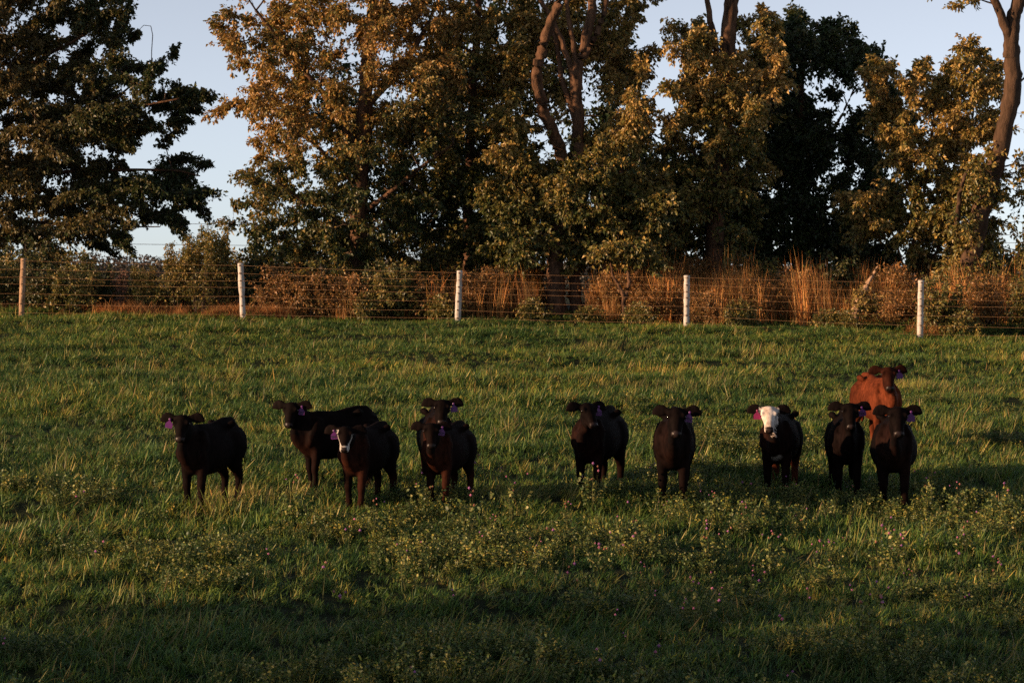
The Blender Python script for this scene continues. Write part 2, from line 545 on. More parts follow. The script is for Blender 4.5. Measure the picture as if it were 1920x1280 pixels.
dry = scatter_object('dry_stalks', dry_protos, M['dry'], np.stack([dx, dy, ground(dx, dy)], -1),
                     np.stack([rng.normal(0, .06, n), rng.normal(.06, .07, n), rng.uniform(0, 6.28, n)], -1),
                     np.stack([s, s, s], -1), pk, rng.uniform(0, 1, n))
tag(dry, 'tall rust brown dry stalks standing behind the wire fence', 'dry grass', kind='stuff')

# ------------------------------------------------------------------ trees and shrubs
def spline(pts, per=6):
    P = np.array(pts, dtype=float)
    if len(P) < 3:
        t = np.linspace(0, 1, per + 1)[:, None]
        return P[0] * (1 - t) + P[-1] * t
    E = np.vstack([2 * P[0] - P[1], P, 2 * P[-1] - P[-2]])
    out = []
    for i in range(1, len(E) - 2):
        p0, p1, p2, p3 = E[i - 1:i + 3]
        for t in np.linspace(0, 1, per, endpoint=False):
            out.append(0.5 * (2 * p1 + (p2 - p0) * t + (2 * p0 - 5 * p1 + 4 * p2 - p3) * t * t + (3 * p1 - p0 - 3 * p2 + p3) * t ** 3))
    out.append(P[-1])
    return np.array(out)

def tubes(paths, radii, sides):
    """paths (N,K,3), radii (N,K) -> verts, quads, all tubes at once"""
    N, K, _ = paths.shape
    T = np.gradient(paths, axis=1)
    T /= np.linalg.norm(T, axis=2, keepdims=True) + 1e-9
    ref = np.where(np.abs(T[..., 2:3]) > 0.9, np.array([1.0, 0, 0]), np.array([0, 0, 1.0]))
    A = np.cross(T, ref); A /= np.linalg.norm(A, axis=2, keepdims=True) + 1e-9
    B = np.cross(T, A)
    ang = np.arange(sides) * 2 * math.pi / sides
    V = paths[:, :, None, :] + radii[:, :, None, None] * (A[:, :, None, :] * np.cos(ang)[None, None, :, None] + B[:, :, None, :] * np.sin(ang)[None, None, :, None])
    idx = np.arange(N * K * sides).reshape(N, K, sides)
    nxt = np.roll(idx, -1, axis=2)
    F = np.stack([idx[:, :-1], nxt[:, :-1], nxt[:, 1:], idx[:, 1:]], -1).reshape(-1, 4)
    return V.reshape(-1, 3), F

def stem_tube(path, r0, r1, rng, sides=12, flare=0.0, knob=0.17):
    K = len(path)
    t = np.linspace(0, 1, K)
    r = r0 + (r1 - r0) * t
    r = r * (1 + flare * np.exp(-t * 14))
    V, F = tubes(path[None], r[None], sides)
    c = np.repeat(path, sides, axis=0)
    ang = np.tile(np.arange(sides), K)
    w = 1 + knob * (noise2(ang * 0.9 + 7 * path[0, 0], np.repeat(np.arange(K), sides) * 0.8, 1.0, int(abs(path[0, 0]) * 10) % 97) - 0.5) * 2
    V = c + (V - c) * w[:, None]
    k = len(V)
    V = np.vstack([V, path[-1:]])
    return V, F, k

def join(parts):
    V, F, o = [], [], 0
    for v, f in parts:
        V.append(v); F.append(f + o); o += len(v)
    return np.vstack(V), np.vstack(F)

def leaf_arrays(p, d, n, L, W, col, fold=0.25):
    """many folded leaves: base, left, right, tip and midrib, four triangles each"""
    side = np.cross(d, n); side /= np.linalg.norm(side, axis=1, keepdims=True) + 1e-9
    n = np.cross(side, d)
    L = L[:, None]; W = W[:, None]
    mid = p + d * L * 0.5
    v = np.stack([p, mid - side * W * 0.5 + n * W * fold, mid + side * W * 0.5 + n * W * fold, p + d * L - n * L * 0.12, mid], 1)
    N = len(p)
    b = (np.arange(N) * 5)[:, None]
    f = np.stack([b + [[0, 1, 4]], b + [[1, 3, 4]], b + [[0, 4, 2]], b + [[4, 3, 2]]], 1).reshape(-1, 3)
    c = np.repeat(col, 5, axis=0)
    return v.reshape(-1, 3), f, c

def palette(t, cols):
    cols = np.array(cols)
    t = np.clip(t, 0, 0.9999) * (len(cols) - 1)
    i = t.astype(int); f = (t - i)[:, None]
    return cols[i] * (1 - f) + cols[i + 1] * f

def grow(stems, blobs, rng, leaf=0.13, per=12, cols=None, tone=None, twig_r=0.007, droop=0.7, twig_len=1.5, shell=0.45):
    """stems: (path points, r0, r1); blobs: (centre, radii, branches, twigs).
    Limbs run from the stems into every blob, twigs from the limbs to points in it, leaves along the twigs."""
    nodes, nrad = [], []
    trunk = []
    for pts, r0, r1 in stems:
        path = spline(pts, 9)
        wob = np.cumsum(rng.normal(size=path.shape) * [1, 1, .2], axis=0) * min(r0, .12) * .13; wob -= np.linspace(0, 1, len(path))[:, None] * wob[-1]
        path = path + wob; r0, r1 = r0 * .84, r1 * .84
        V, F, _ = stem_tube(path, r0, r1, rng, 10 if r0 > 0.05 else 6, 0.6 if (r0 > 0.15 and path[0, 2] < 2.0) else 0.0)
        trunk.append((V, F))
        k0 = int(len(path) * 0.15)
        nodes.append(path[k0:]); nrad.append(np.linspace(r0, r1, len(path))[k0:])
    nodes = np.vstack(nodes); nrad = np.concatenate(nrad)
    limbs, limb_r = [], []
    for c, rr, nb, nt, *along in blobs:
        for j in range(nb):
            v = rng.normal(size=3); v /= np.linalg.norm(v)
            e = np.array(c) + v * np.array(rr) * rng.uniform(0.35, 0.8)
            if along: e = np.array(c) + np.array(along[0]) * rng.uniform(-.1, .3)
            dist = np.linalg.norm((nodes - e) * [1, 1, 1.0] + [0, 0, 0], axis=1) + 0.5 * np.maximum(0, nodes[:, 2] - e[2])
            q = int(np.argmin(dist)); s0 = nodes[q]; L = np.linalg.norm(e - s0)
            if L < 0.15: continue
            t = np.linspace(0, 1, 7)[:, None]
            mid = rng.normal(size=3) * L * 0.09 + np.array([0, 0, 0.10 * L])
            path = s0 * (1 - t) + e * t + np.sin(t * math.pi) * mid + rng.normal(size=(7, 3)) * 0.03 * np.sin(t * math.pi)
            r0 = min(nrad[q] * 0.7, 0.014 + 0.016 * L)
            limbs.append(path); limb_r.append(np.linspace(r0, max(0.006, r0 * 0.35), 7))
            nodes = np.vstack([nodes, path[2:]]); nrad = np.concatenate([nrad, limb_r[-1][2:]])
    ends = []
    for c, rr, nb, nt, *along in blobs:
        if along:                       # a leafy shoot: twig ends strung along a line
            tt_ = rng.uniform(-.55, 1.0, nt)[:, None]
            th_ = 1.05 - .75 * np.clip(tt_, 0, 1)
            ends.append(np.array(c) + np.array(along[0]) * tt_ + rng.normal(size=(nt, 3)) * np.array(rr) * .55 * th_ - np.array([0, 0, .18]) * np.clip(tt_, 0, 1) ** 2)
            continue
        v = rng.normal(size=(nt, 3)); v /= np.linalg.norm(v, axis=1, keepdims=True)
        th = np.arctan2(v[:, 2], v[:, 0]) * 2.2 + c[0]; ph = v[:, 1] * 2.5 + c[2]
        lump = 0.45 + 1.0 * noise2(th, ph, .55, 8)              # uneven outline: long sprays and bays
        ends.append(np.array(c) + v * np.array(rr) * (rng.uniform(size=nt) ** shell * lump)[:, None])
    ends = np.vstack(ends)
    start = np.empty_like(ends)
    for k in range(0, len(ends), 400):
        e = ends[k:k + 400]
        dd = np.linalg.norm(nodes[None] - e[:, None], axis=2)
        start[k:k + 400] = nodes[np.argmin(dd, axis=1)]
    L = np.linalg.norm(ends - start, axis=1)
    far_ = L > twig_len
    start[far_] = ends[far_] + (start[far_] - ends[far_]) * (twig_len / L[far_])[:, None]
    N = len(ends); K = 5
    t = np.linspace(0, 1, K)[None, :, None]
    bend = rng.normal(size=(N, 1, 3)) * 0.10 * L[:, None, None].clip(0.2, 1.2) + np.array([0, 0, 0.06])
    tw = start[:, None] * (1 - t) + ends[:, None] * t + np.sin(t * math.pi) * bend
    tr = np.linspace(1.0, 0.4, K)[None] * twig_r * np.ones((N, 1))
    # leaves
    n = N * per
    ti = np.repeat(np.arange(N), per)
    tt = 1 - rng.uniform(size=n) ** 1.4 * 0.85
    seg = np.clip(tt * (K - 1), 0, K - 1.001); si = seg.astype(int); sf = (seg - si)[:, None]
    p = tw[ti, si] * (1 - sf) + tw[ti, si + 1] * sf
    tang = tw[ti, si + 1] - tw[ti, si]; tang /= np.linalg.norm(tang, axis=1, keepdims=True) + 1e-9
    rnd = rng.normal(size=(n, 3)); rnd /= np.linalg.norm(rnd, axis=1, keepdims=True)
    d = 0.55 * tang + 0.75 * rnd + np.array([0, 0, -droop]) * rng.uniform(0.3, 1.3, (n, 1))
    d /= np.linalg.norm(d, axis=1, keepdims=True)
    p = p + rnd * 0.03
    nn = rng.normal(size=(n, 3)) + np.array([-0.15, -0.15, 0.3])
    LL = leaf * rng.uniform(0.6, 1.3, n)
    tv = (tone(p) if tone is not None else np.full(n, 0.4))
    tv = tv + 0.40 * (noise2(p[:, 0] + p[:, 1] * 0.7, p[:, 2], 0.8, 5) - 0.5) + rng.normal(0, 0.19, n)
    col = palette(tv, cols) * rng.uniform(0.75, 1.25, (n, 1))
    leaves = leaf_arrays(p, d, nn, LL, LL * rng.uniform(0.5, 0.68, n), col)
    return trunk, (np.array(limbs), np.array(limb_r)), (tw, tr), leaves

DENS = 1.35
LEAF = 0.86
def place_tree(name, label, cat, base, stems, blobs, rng, group=None, bark='bark', dens=DENS, **kw):
    blobs = [(b_[0], b_[1], b_[2], int(b_[3] * dens)) + tuple(b_[4:]) for b_ in blobs]
    kw['leaf'] = kw.get('leaf', .13) * (LEAF if cat == 'tree' else 1)
    trunk, limbs, twigs, leaves = grow(stems, blobs, rng, **kw)
    b = np.array(base)
    o = empty(name, base)
    tag(o, label, cat, group)
    V, F = join(trunk)
    mesh_obj('trunk' if cat in ('tree', 'sapling') else 'stem', fast_mesh(name + '_trunk', V - b, F, True), M[bark], o)
    parts = []
    if len(limbs[0]): parts.append(tubes(limbs[0], limbs[1], 6))
    parts.append(tubes(twigs[0], twigs[1], 3))
    V, F = join(parts)
    mesh_obj('branches', fast_mesh(name + '_branches', V - b, F, True), M['twig'], o)
    v, f, c = leaves
    cr = mesh_obj('crown' if cat in ('tree', 'sapling') else 'foliage', fast_mesh(name + '_leaves', v - b, f, False, c), M['leaf'], o)
    cr['kind'] = 'stuff'
    return o

def S(d, r0, r1, *uv, dd=None):
    """a stem through photograph pixels at distance d (dd: distance drift along it)"""
    k = len(uv)
    return ([tuple(at(u, v, d + (dd or 0) * i / max(1, k - 1))) for i, (u, v) in enumerate(uv)], r0, r1)

def Bl(d, u, v, ru, rv, nb, nt, rd=None, dd=0.0):
    s_ = d / FPX
    c = at(u, v, d + dd)
    return (tuple(c), (ru * s_, rd if rd else 0.5 * (ru + rv) * s_, rv * s_), nb, nt)

def gbase(u, d):
    p = at(u, 560, d)
    return (p.x, p.y, float(ground(p.x, p.y)))

def inside(poly, x, y):
    c = False
    for (x0, y0), (x1, y1) in zip(poly, poly[1:] + poly[:1]):
        if (y0 > y) != (y1 > y) and x < (x1 - x0) * (y - y0) / (y1 - y0) + x0:
            c = not c
    return c

def sprays(d, poly, n, g, ru=36, rv=20, nt=22, deep=2.2, cen=None):
    """n small flat sprays of foliage filling the crown whose outline (as the photograph shows it) is poly"""
    xs_ = [p[0] for p in poly]; ys_ = [p[1] for p in poly]
    out = []
    while len(out) < n:
        x, y = g.uniform(min(xs_), max(xs_)), g.uniform(min(ys_), max(ys_))
        if inside(poly, x, y):
            k = g.uniform(.6, 1.35)
            dd_ = g.uniform(-deep, deep)
            b_ = Bl(d, x, y, rv * k * 1.1, rv * k * g.uniform(.6, 1.1), 1, max(4, int(nt * k)), rd=rv * k * 1.3 * d / FPX, dd=dd_)
            cx = cen[0] if cen else .5 * (min(xs_) + max(xs_)); cyy = cen[1] if cen else max(ys_) * .85 + min(ys_) * .15
            an = math.atan2(-(y - cyy) * .8, x - cx) + g.normal() * .6
            l_ = ru * k * 1.35 * d / FPX
            out.append(b_ + ((math.cos(an) * l_, dd_ / deep * .5 * l_ + g.normal() * .25 * l_, (math.sin(an) * .8 + .1) * l_),))
    return out

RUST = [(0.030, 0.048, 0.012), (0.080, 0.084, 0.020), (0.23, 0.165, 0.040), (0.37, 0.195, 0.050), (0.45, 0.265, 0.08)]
GOLD = [(0.028, 0.047, 0.011), (0.068, 0.080, 0.018), (0.17, 0.142, 0.033), (0.34, 0.22, 0.056), (0.48, 0.30, 0.10)]
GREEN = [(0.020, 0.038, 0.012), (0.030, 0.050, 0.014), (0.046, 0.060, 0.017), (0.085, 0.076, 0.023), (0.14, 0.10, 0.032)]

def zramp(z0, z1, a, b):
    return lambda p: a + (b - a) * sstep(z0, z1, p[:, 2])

# rust crowned tree left of centre
d = 61.5
g = np.random.default_rng(101)
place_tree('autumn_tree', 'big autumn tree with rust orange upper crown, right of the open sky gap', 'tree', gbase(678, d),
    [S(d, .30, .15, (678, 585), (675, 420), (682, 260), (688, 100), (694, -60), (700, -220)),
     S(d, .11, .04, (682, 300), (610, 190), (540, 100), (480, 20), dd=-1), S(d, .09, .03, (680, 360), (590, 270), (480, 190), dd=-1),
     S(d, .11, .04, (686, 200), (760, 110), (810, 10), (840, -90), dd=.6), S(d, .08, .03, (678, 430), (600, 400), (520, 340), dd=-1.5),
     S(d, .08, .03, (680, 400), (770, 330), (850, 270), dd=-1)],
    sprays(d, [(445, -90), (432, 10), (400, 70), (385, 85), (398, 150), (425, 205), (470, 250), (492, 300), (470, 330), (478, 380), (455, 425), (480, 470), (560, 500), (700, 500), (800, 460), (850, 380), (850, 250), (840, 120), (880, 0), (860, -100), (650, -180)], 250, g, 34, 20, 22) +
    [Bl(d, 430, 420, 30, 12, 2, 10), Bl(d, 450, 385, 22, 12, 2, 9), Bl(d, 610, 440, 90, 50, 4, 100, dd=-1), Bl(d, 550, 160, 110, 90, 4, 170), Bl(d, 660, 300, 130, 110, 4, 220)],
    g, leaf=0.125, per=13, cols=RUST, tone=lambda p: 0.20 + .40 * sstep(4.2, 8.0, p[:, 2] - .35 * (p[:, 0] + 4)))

# leafy tree in the middle, trunk hidden
d = 63.5
g = np.random.default_rng(102)
place_tree('leafy_tree', 'dense olive green tree filling the space left of the twisted trunks', 'tree', gbase(880, d),
    [S(d, .2, .1, (885, 590), (880, 430), (886, 260), (894, 80), (900, -120)), S(d, .08, .03, (884, 320), (930, 220), (970, 120)), S(d, .08, .03, (882, 380), (830, 300), (790, 240))],
    sprays(d, [(800, 60), (830, -60), (900, -130), (990, -100), (1010, 0), (1000, 130), (985, 250), (1000, 400), (960, 500), (800, 500), (780, 400), (800, 250)], 140, g, 36, 20, 22),
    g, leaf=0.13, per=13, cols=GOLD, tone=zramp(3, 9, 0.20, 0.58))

# twisted multi-stemmed tree
d = 61.0
g = np.random.default_rng(103)
place_tree('twisted_tree', 'tree with bare twisted reddish stems rising through its golden leaves', 'tree', gbase(1050, d),
    [S(d - 1.4, .26, .17, (1043, 600), (1043, 500), (1050, 420), (1070, 340), (1086, 270), dd=1.2),
     S(d, .20, .13, (1072, 345), (1052, 288), (1028, 240), (1014, 190), (1013, 130), (1033, 60), (1056, -10), (1075, -140), dd=-2.6),
     S(d, .12, .05, (1086, 280), (1082, 205), (1066, 135), (1044, 70), (1005, -10), (985, -90)),
     S(d, .20, .12, (1080, 320), (1086, 240), (1085, 150), (1098, 70), (1110, -20), (1120, -160)),
     S(d, .09, .05, (1088, 170), (1080, 90), (1064, 10), (1050, -80)), S(d, .11, .06, (1092, 110), (1122, 50), (1140, -20), (1160, -120)),
     S(d, .10, .05, (1086, 250), (1055, 150), (1040, 80), (1015, 0), dd=.8),
     S(d - 1.2, .2, .10, (1083, 600), (1081, 510), (1085, 400), (1090, 300), dd=1.4), S(d - 1.5, .15, .07, (1130, 600), (1128, 520), (1140, 430), (1165, 320), dd=1.4)],
    sprays(d, [(900, 480), (930, 380), (920, 250), (950, 170), (985, 230), (1005, 310), (1060, 320), (1085, 260), (1120, 240), (1150, 170), (1190, 180), (1225, 210), (1230, 300), (1270, 360), (1260, 450), (1200, 490), (1000, 490)], 175, g, 34, 20, 23, 1.6) +
    sprays(d + 1.9, [(940, 140), (980, -60), (1130, -100), (1210, -40), (1200, 60), (1215, 130), (1180, 190), (1120, 200), (1000, 180)], 60, g, 34, 20, 20, 1.0) +
    [Bl(d, 1040, 400, 110, 70, 4, 190, dd=-1), Bl(d, 1170, 370, 90, 90, 4, 190, dd=-.5), Bl(d, 1205, 130, 22, 30, 2, 20)],
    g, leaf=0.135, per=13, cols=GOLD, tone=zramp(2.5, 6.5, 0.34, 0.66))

# tree with a straight dark trunk, vine clad
d = 62.0
g = np.random.default_rng(104)
place_tree('vine_clad_tree', 'tall tree with vines hanging round its straight trunk, right of the small sky gap', 'tree', gbase(1342, d),
    [S(d, .28, .20, (1340, 610), (1342, 440), (1348, 300), (1356, 170), (1366, 60), (1378, -60), (1390, -220)),
     S(d, .11, .07, (1352, 150), (1340, 105), (1328, 50), (1322, -40), (1315, -140)),
     S(d, .03, .012, (1356, 170), (1320, 130), (1280, 70), (1255, 40)), S(d, .03, .012, (1352, 220), (1310, 200), (1270, 170)),
     S(d, .05, .02, (1345, 330), (1290, 280), (1240, 260), dd=-.8), S(d, .05, .02, (1345, 300), (1400, 220), (1440, 150), dd=-.8)],
    sprays(d, [(1210, 380), (1225, 290), (1260, 210), (1265, 130), (1290, 70), (1320, 60), (1350, 130), (1400, 100), (1395, 20), (1440, 20), (1470, 80), (1460, 190), (1420, 280), (1400, 400), (1370, 490), (1240, 490)], 155, g, 30, 19, 20, 1.6) +
    [Bl(d, 1352, 230, 34, 100, 4, 110, dd=-.5), Bl(d, 1270, 400, 90, 70, 4, 150, dd=-.5), Bl(d, 1255, 60, 25, 30, 3, 14), Bl(d, 1360, -100, 120, 70, 4, 60)],
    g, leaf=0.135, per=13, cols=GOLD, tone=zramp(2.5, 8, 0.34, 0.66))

# dark green maple behind it
d = 66.5
g = np.random.default_rng(105)
place_tree('dark_maple', 'dark green broad tree in shade, its crown a black mass against the sky', 'tree', gbase(1500, d),
    [S(d, .24, .08, (1498, 580), (1500, 420), (1502, 260), (1505, 140), (1508, 90)), S(d, .08, .03, (1500, 330), (1560, 250), (1600, 170)), S(d, .08, .03, (1500, 360), (1440, 270), (1410, 180)),
     S(d, .07, .03, (1500, 420), (1570, 380), (1620, 350))],
    sprays(d, [(1385, 480), (1375, 300), (1390, 150), (1430, 90), (1470, 62), (1500, 30), (1530, 62), (1570, 55), (1610, 85), (1650, 140), (1670, 200), (1690, 250), (1700, 330), (1690, 440), (1640, 490), (1500, 500)], 200, g, 36, 19, 22, 2.0) +
    [Bl(d, 1480, 260, 100, 100, 5, 130), Bl(d, 1510, 400, 120, 50, 5, 60)],
    g, leaf=0.155, per=15, cols=GREEN, tone=lambda p: np.full(len(p), 0.38))

# dark trees filling in behind the front row
d = 69.0
g = np.random.default_rng(115)
place_tree('background_tree', 'dark green tree behind the rust crowned tree and the twisted stems', 'tree', gbase(860, d),
    [S(d, .2, .08, (850, 560), (850, 400), (845, 250), (840, 100))],
    [Bl(d, 850, 130, 110, 120, 6, 170), Bl(d, 860, 300, 130, 120, 6, 240), Bl(d, 800, 420, 130, 60, 5, 170), Bl(d, 930, 420, 110, 60, 5, 150), Bl(d, 700, 330, 110, 120, 5, 170), Bl(d, 640, 200, 110, 130, 5, 170)],
    g, leaf=0.17, per=12, cols=GREEN, tone=lambda p: np.full(len(p), .25))
g = np.random.default_rng(116)
place_tree('background_tree', 'dark green tree behind the twisted stems and vine clad trunk', 'tree', gbase(1190, d),
    [S(d, .2, .08, (1200, 560), (1195, 420), (1185, 330), (1180, 230))],
    [Bl(d, 1130, 250, 90, 90, 5, 150), Bl(d, 1200, 300, 120, 80, 6, 200), Bl(d, 1080, 400, 110, 80, 5, 170), Bl(d, 1240, 410, 120, 70, 5, 190), Bl(d, 1340, 380, 80, 80, 4, 120), Bl(d, 1010, 120, 90, 120, 4, 150), Bl(d, 1080, 60, 80, 100, 4, 130), Bl(d, 1160, 110, 50, 90, 4, 90), Bl(d, 940, -20, 90, 90, 4, 90)],
    g, leaf=0.17, per=12, cols=GREEN, tone=lambda p: np.full(len(p), .25))

# low leafy growth under the crowns
d = 65.5
for k, (u0, u1, lab) in enumerate([(470, 840, 'low leafy thicket under the rust crowned tree, behind the brush'), (840, 1010, 'low leafy thicket left of the twisted stems, behind the brush'),
                                   (1210, 1570, 'low dark thicket under the maple, behind the dry stalks'), (1570, 1960, 'low golden thicket round the leaning trunk at the right')]):
    g = np.random.default_rng(120 + k)
    us = np.linspace(u0 + 30, u1 - 30, 6)
    place_tree('thicket', lab, 'thicket', gbase((u0 + u1) / 2, d),
        [S(d, .03, .015, (u, 590), (u + 8, 520), (u + g.uniform(-20, 20), 450)) for u in us],
        [Bl(d, u, 470 + g.uniform(-15, 30), 48, 50, 4, 62, rd=1.1, dd=g.uniform(-1, 1)) for u in us],
        g, leaf=.13, per=10, cols=(GREEN if k == 2 else GOLD), tone=lambda p: np.full(len(p), .3))

# small golden tree at right
d = 62.3
g = np.random.default_rng(106)
place_tree('golden_tree', 'smaller golden leaved tree beside the leaning dark trunk at right', 'tree', gbase(1700, d),
    [S(d, .08, .04, (1690, 625), (1700, 520), (1725, 400), (1745, 280), (1755, 160)), S(d, .06, .03, (1722, 625), (1745, 500), (1790, 400), (1815, 280), (1830, 160)),
     S(d, .04, .02, (1700, 520), (1670, 430), (1630, 370)), S(d, .04, .02, (1720, 420), (1690, 300), (1665, 190))],
    sprays(d, [(1570, 380), (1610, 340), (1680, 330), (1650, 250), (1625, 190), (1640, 105), (1665, 130), (1690, 160), (1730, 130), (1760, 145), (1790, 75), (1815, 90), (1862, 95), (1870, 180), (1850, 300), (1870, 420), (1850, 490), (1700, 500), (1650, 450), (1600, 420)], 170, g, 30, 16, 20, 1.5) +
    [Bl(d, 1750, 280, 70, 90, 4, 110), Bl(d, 1720, 420, 90, 50, 4, 90)],
    g, leaf=0.135, per=13, cols=GOLD, tone=zramp(2.5, 7, 0.52, 0.70))

# leaning forked trunk at the right edge
d = 60.2
g = np.random.default_rng(107)
place_tree('leaning_tree', 'big dark leaning trunk forking at the top right corner', 'tree', gbase(1795, d),
    [S(d, .29, .24, (1792, 625), (1800, 545), (1826, 420), (1866, 285), (1890, 180), (1896, 95)),
     S(d, .24, .18, (1895, 110), (1902, 50), (1914, -20), (1930, -170)), S(d, .15, .1, (1897, 85), (1880, 35), (1862, -20), (1835, -130)),
     S(d, .05, .02, (1892, 180), (1918, 150), (1945, 130)), S(d, .09, .05, (1795, 440), (1800, 380), (1812, 325), dd=-.6)],
    [Bl(d, 1790, -60, 70, 60, 4, 70), Bl(d, 1805, 10, 40, 12, 3, 14), Bl(d, 1940, 350, 55, 110, 5, 110), Bl(d, 1835, 360, 50, 60, 5, 150, rd=.8), Bl(d, 1805, 440, 45, 45, 5, 70, rd=.8), Bl(d, 1862, 290, 26, 30, 3, 34, rd=.5), Bl(d, 1960, -60, 80, 80, 3, 50), Bl(d, 1775, 530, 30, 50, 3, 70, rd=.5), Bl(d, 1800, 590, 40, 30, 3, 50, rd=.5), Bl(d, 1940, 480, 70, 50, 4, 100)],
    g, bark='dark_bark', leaf=0.13, per=10, cols=GOLD, tone=zramp(2, 7, 0.5, 0.6))

# shaded tree on the left
d = 68.0
g = np.random.default_rng(108)
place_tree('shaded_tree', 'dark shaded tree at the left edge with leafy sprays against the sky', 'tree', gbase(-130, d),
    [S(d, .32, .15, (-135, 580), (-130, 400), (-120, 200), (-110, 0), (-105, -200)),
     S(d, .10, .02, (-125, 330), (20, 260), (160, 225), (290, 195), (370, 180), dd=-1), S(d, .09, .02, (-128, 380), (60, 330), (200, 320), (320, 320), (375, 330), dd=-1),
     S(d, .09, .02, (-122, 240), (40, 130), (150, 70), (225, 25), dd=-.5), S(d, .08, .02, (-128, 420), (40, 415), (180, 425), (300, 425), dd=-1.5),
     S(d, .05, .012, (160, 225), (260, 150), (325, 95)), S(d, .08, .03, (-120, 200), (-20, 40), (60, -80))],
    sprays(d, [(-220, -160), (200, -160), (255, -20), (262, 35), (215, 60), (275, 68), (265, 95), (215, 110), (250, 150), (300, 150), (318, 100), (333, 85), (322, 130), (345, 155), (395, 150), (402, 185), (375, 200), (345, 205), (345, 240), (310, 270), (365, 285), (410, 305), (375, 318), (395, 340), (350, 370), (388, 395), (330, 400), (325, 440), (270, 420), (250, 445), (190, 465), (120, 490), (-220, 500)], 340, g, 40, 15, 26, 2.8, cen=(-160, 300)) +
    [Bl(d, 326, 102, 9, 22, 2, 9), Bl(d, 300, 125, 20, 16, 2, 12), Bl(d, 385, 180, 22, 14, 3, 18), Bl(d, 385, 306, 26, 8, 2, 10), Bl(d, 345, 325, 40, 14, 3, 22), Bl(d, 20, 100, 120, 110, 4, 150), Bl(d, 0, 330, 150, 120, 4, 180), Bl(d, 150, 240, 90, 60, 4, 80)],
    g, leaf=0.135, per=16, cols=GREEN, tone=lambda p: 0.95 - 0.45 * sstep(-14.5, -9, p[:, 0]), dens=1.95)  # tone rises to the left: sun-lit leaves put into the leaf colour

# forked sapling by the fence
d = 58.0
g = np.random.default_rng(109)
place_tree('forked_sapling', 'short forked sapling just behind the fence, left of the middle right post', 'sapling', gbase(1172, d),
    [S(d, .085, .065, (1172, 612), (1171, 580), (1172, 557)), S(d, .06, .03, (1172, 560), (1160, 535), (1150, 512), (1146, 492)), S(d, .07, .04, (1172, 560), (1178, 530), (1177, 510), (1180, 488))],
    [Bl(d, 1145, 480, 50, 26, 4, 110), Bl(d, 1190, 475, 42, 26, 4, 90), Bl(d, 1230, 500, 26, 16, 2, 24)], g, bark='bark', leaf=0.11, per=9, cols=GOLD, tone=lambda p: np.full(len(p), .5))

# broken leaning trunk wrapped in vine
d = 57.6
g = np.random.default_rng(110)
place_tree('broken_trunk', 'snapped slanting trunk with a pale pointed tip, vines round it', 'broken trunk', gbase(1602, d),
    [S(d, .14, .02, (1600, 600), (1612, 565), (1628, 528), (1646, 499))],
    [Bl(d, 1612, 560, 16, 26, 3, 55, rd=.3), Bl(d, 1635, 575, 45, 32, 3, 90, rd=.5)], g, bark='bare_wood', leaf=0.07, per=9, cols=GOLD, tone=lambda p: np.full(len(p), .6), twig_len=.5)

# shrubs: five prototypes built once, then copied
def shrub_proto(seed, h, w, cols, t, leaf, n, feather=False):
    g = np.random.default_rng(seed)
    stems, blobs = [], []
    for i in range(9 if feather else 6):
        a = g.uniform(0, 6.28); r = w * g.uniform(0.15, 0.85)
        top = (math.cos(a) * r, math.sin(a) * r * .7, h * g.uniform(0.7, 1.0))
        stems.append(([(math.cos(a) * .1, math.sin(a) * .1, -.1), (top[0] * .5, top[1] * .5, top[2] * .55), top], 0.018, 0.006))
        if feather:
            blobs.append(((top[0] * .9, top[1] * .9, top[2] * .8), (.16, .16, h * .28), 2, n // 9))
    if feather:
        blobs.append(((0, 0, h * .35), (w * .8, w * .6, h * .35), 6, n // 2))
    else:
        blobs += [((0, 0, h * .55), (w, w * .75, h * .45), 8, n), ((w * .4, 0, h * .3), (w * .7, w * .6, h * .3), 4, n // 3), ((-w * .4, 0, h * .3), (w * .7, w * .6, h * .3), 4, n // 3)]
    trunk, limbs, twigs, leaves = grow(stems, blobs, g, leaf=leaf, per=9, cols=cols, tone=lambda p: np.full(len(p), t), twig_r=.004, twig_len=.7, droop=.3)
    V, F = join(trunk)
    parts = [tubes(twigs[0], twigs[1], 3)]
    if len(limbs[0]): parts.append(tubes(limbs[0], limbs[1] * .6, 4))
    V2, F2 = join([(V, F)] + parts)
    st = fast_mesh('shrub_stem', V2, F2, True); st.materials.append(M['twig'])
    lf = fast_mesh('shrub_foliage', leaves[0], leaves[1], False, leaves[2]); lf.materials.append(M['leaf'])
    return st, lf

BROWN = [(0.06, 0.065, 0.017), (0.15, 0.105, 0.028), (0.28, 0.135, 0.042), (0.40, 0.19, 0.06)]
PINKY = [(0.10, 0.06, 0.035), (0.2, 0.095, 0.06), (0.3, 0.15, 0.1)]
protos = {
    'olive': (shrub_proto(1, 1.5, .9, GOLD, .42, .085, 230), 'olive green shrub'),
    'green': (shrub_proto(2, 1.4, .85, GREEN, .55, .095, 220), 'dark green shrub'),
    'brown': (shrub_proto(3, 1.25, .8, BROWN, .62, .07, 240), 'rusty brown bush'),
    'feather': (shrub_proto(4, 1.8, .75, GOLD, .50, .06, 330, True), 'tall feathery weed'),
    'small': (shrub_proto(5, .7, .55, GOLD, .5, .08, 110), 'low leafy bush'),
    'pink': (shrub_proto(6, 1.35, .38, PINKY, .5, .05, 70, True), 'thin pinkish dead shrub'),
}
POST_U = [42, 452, 860, 1288, 1726]
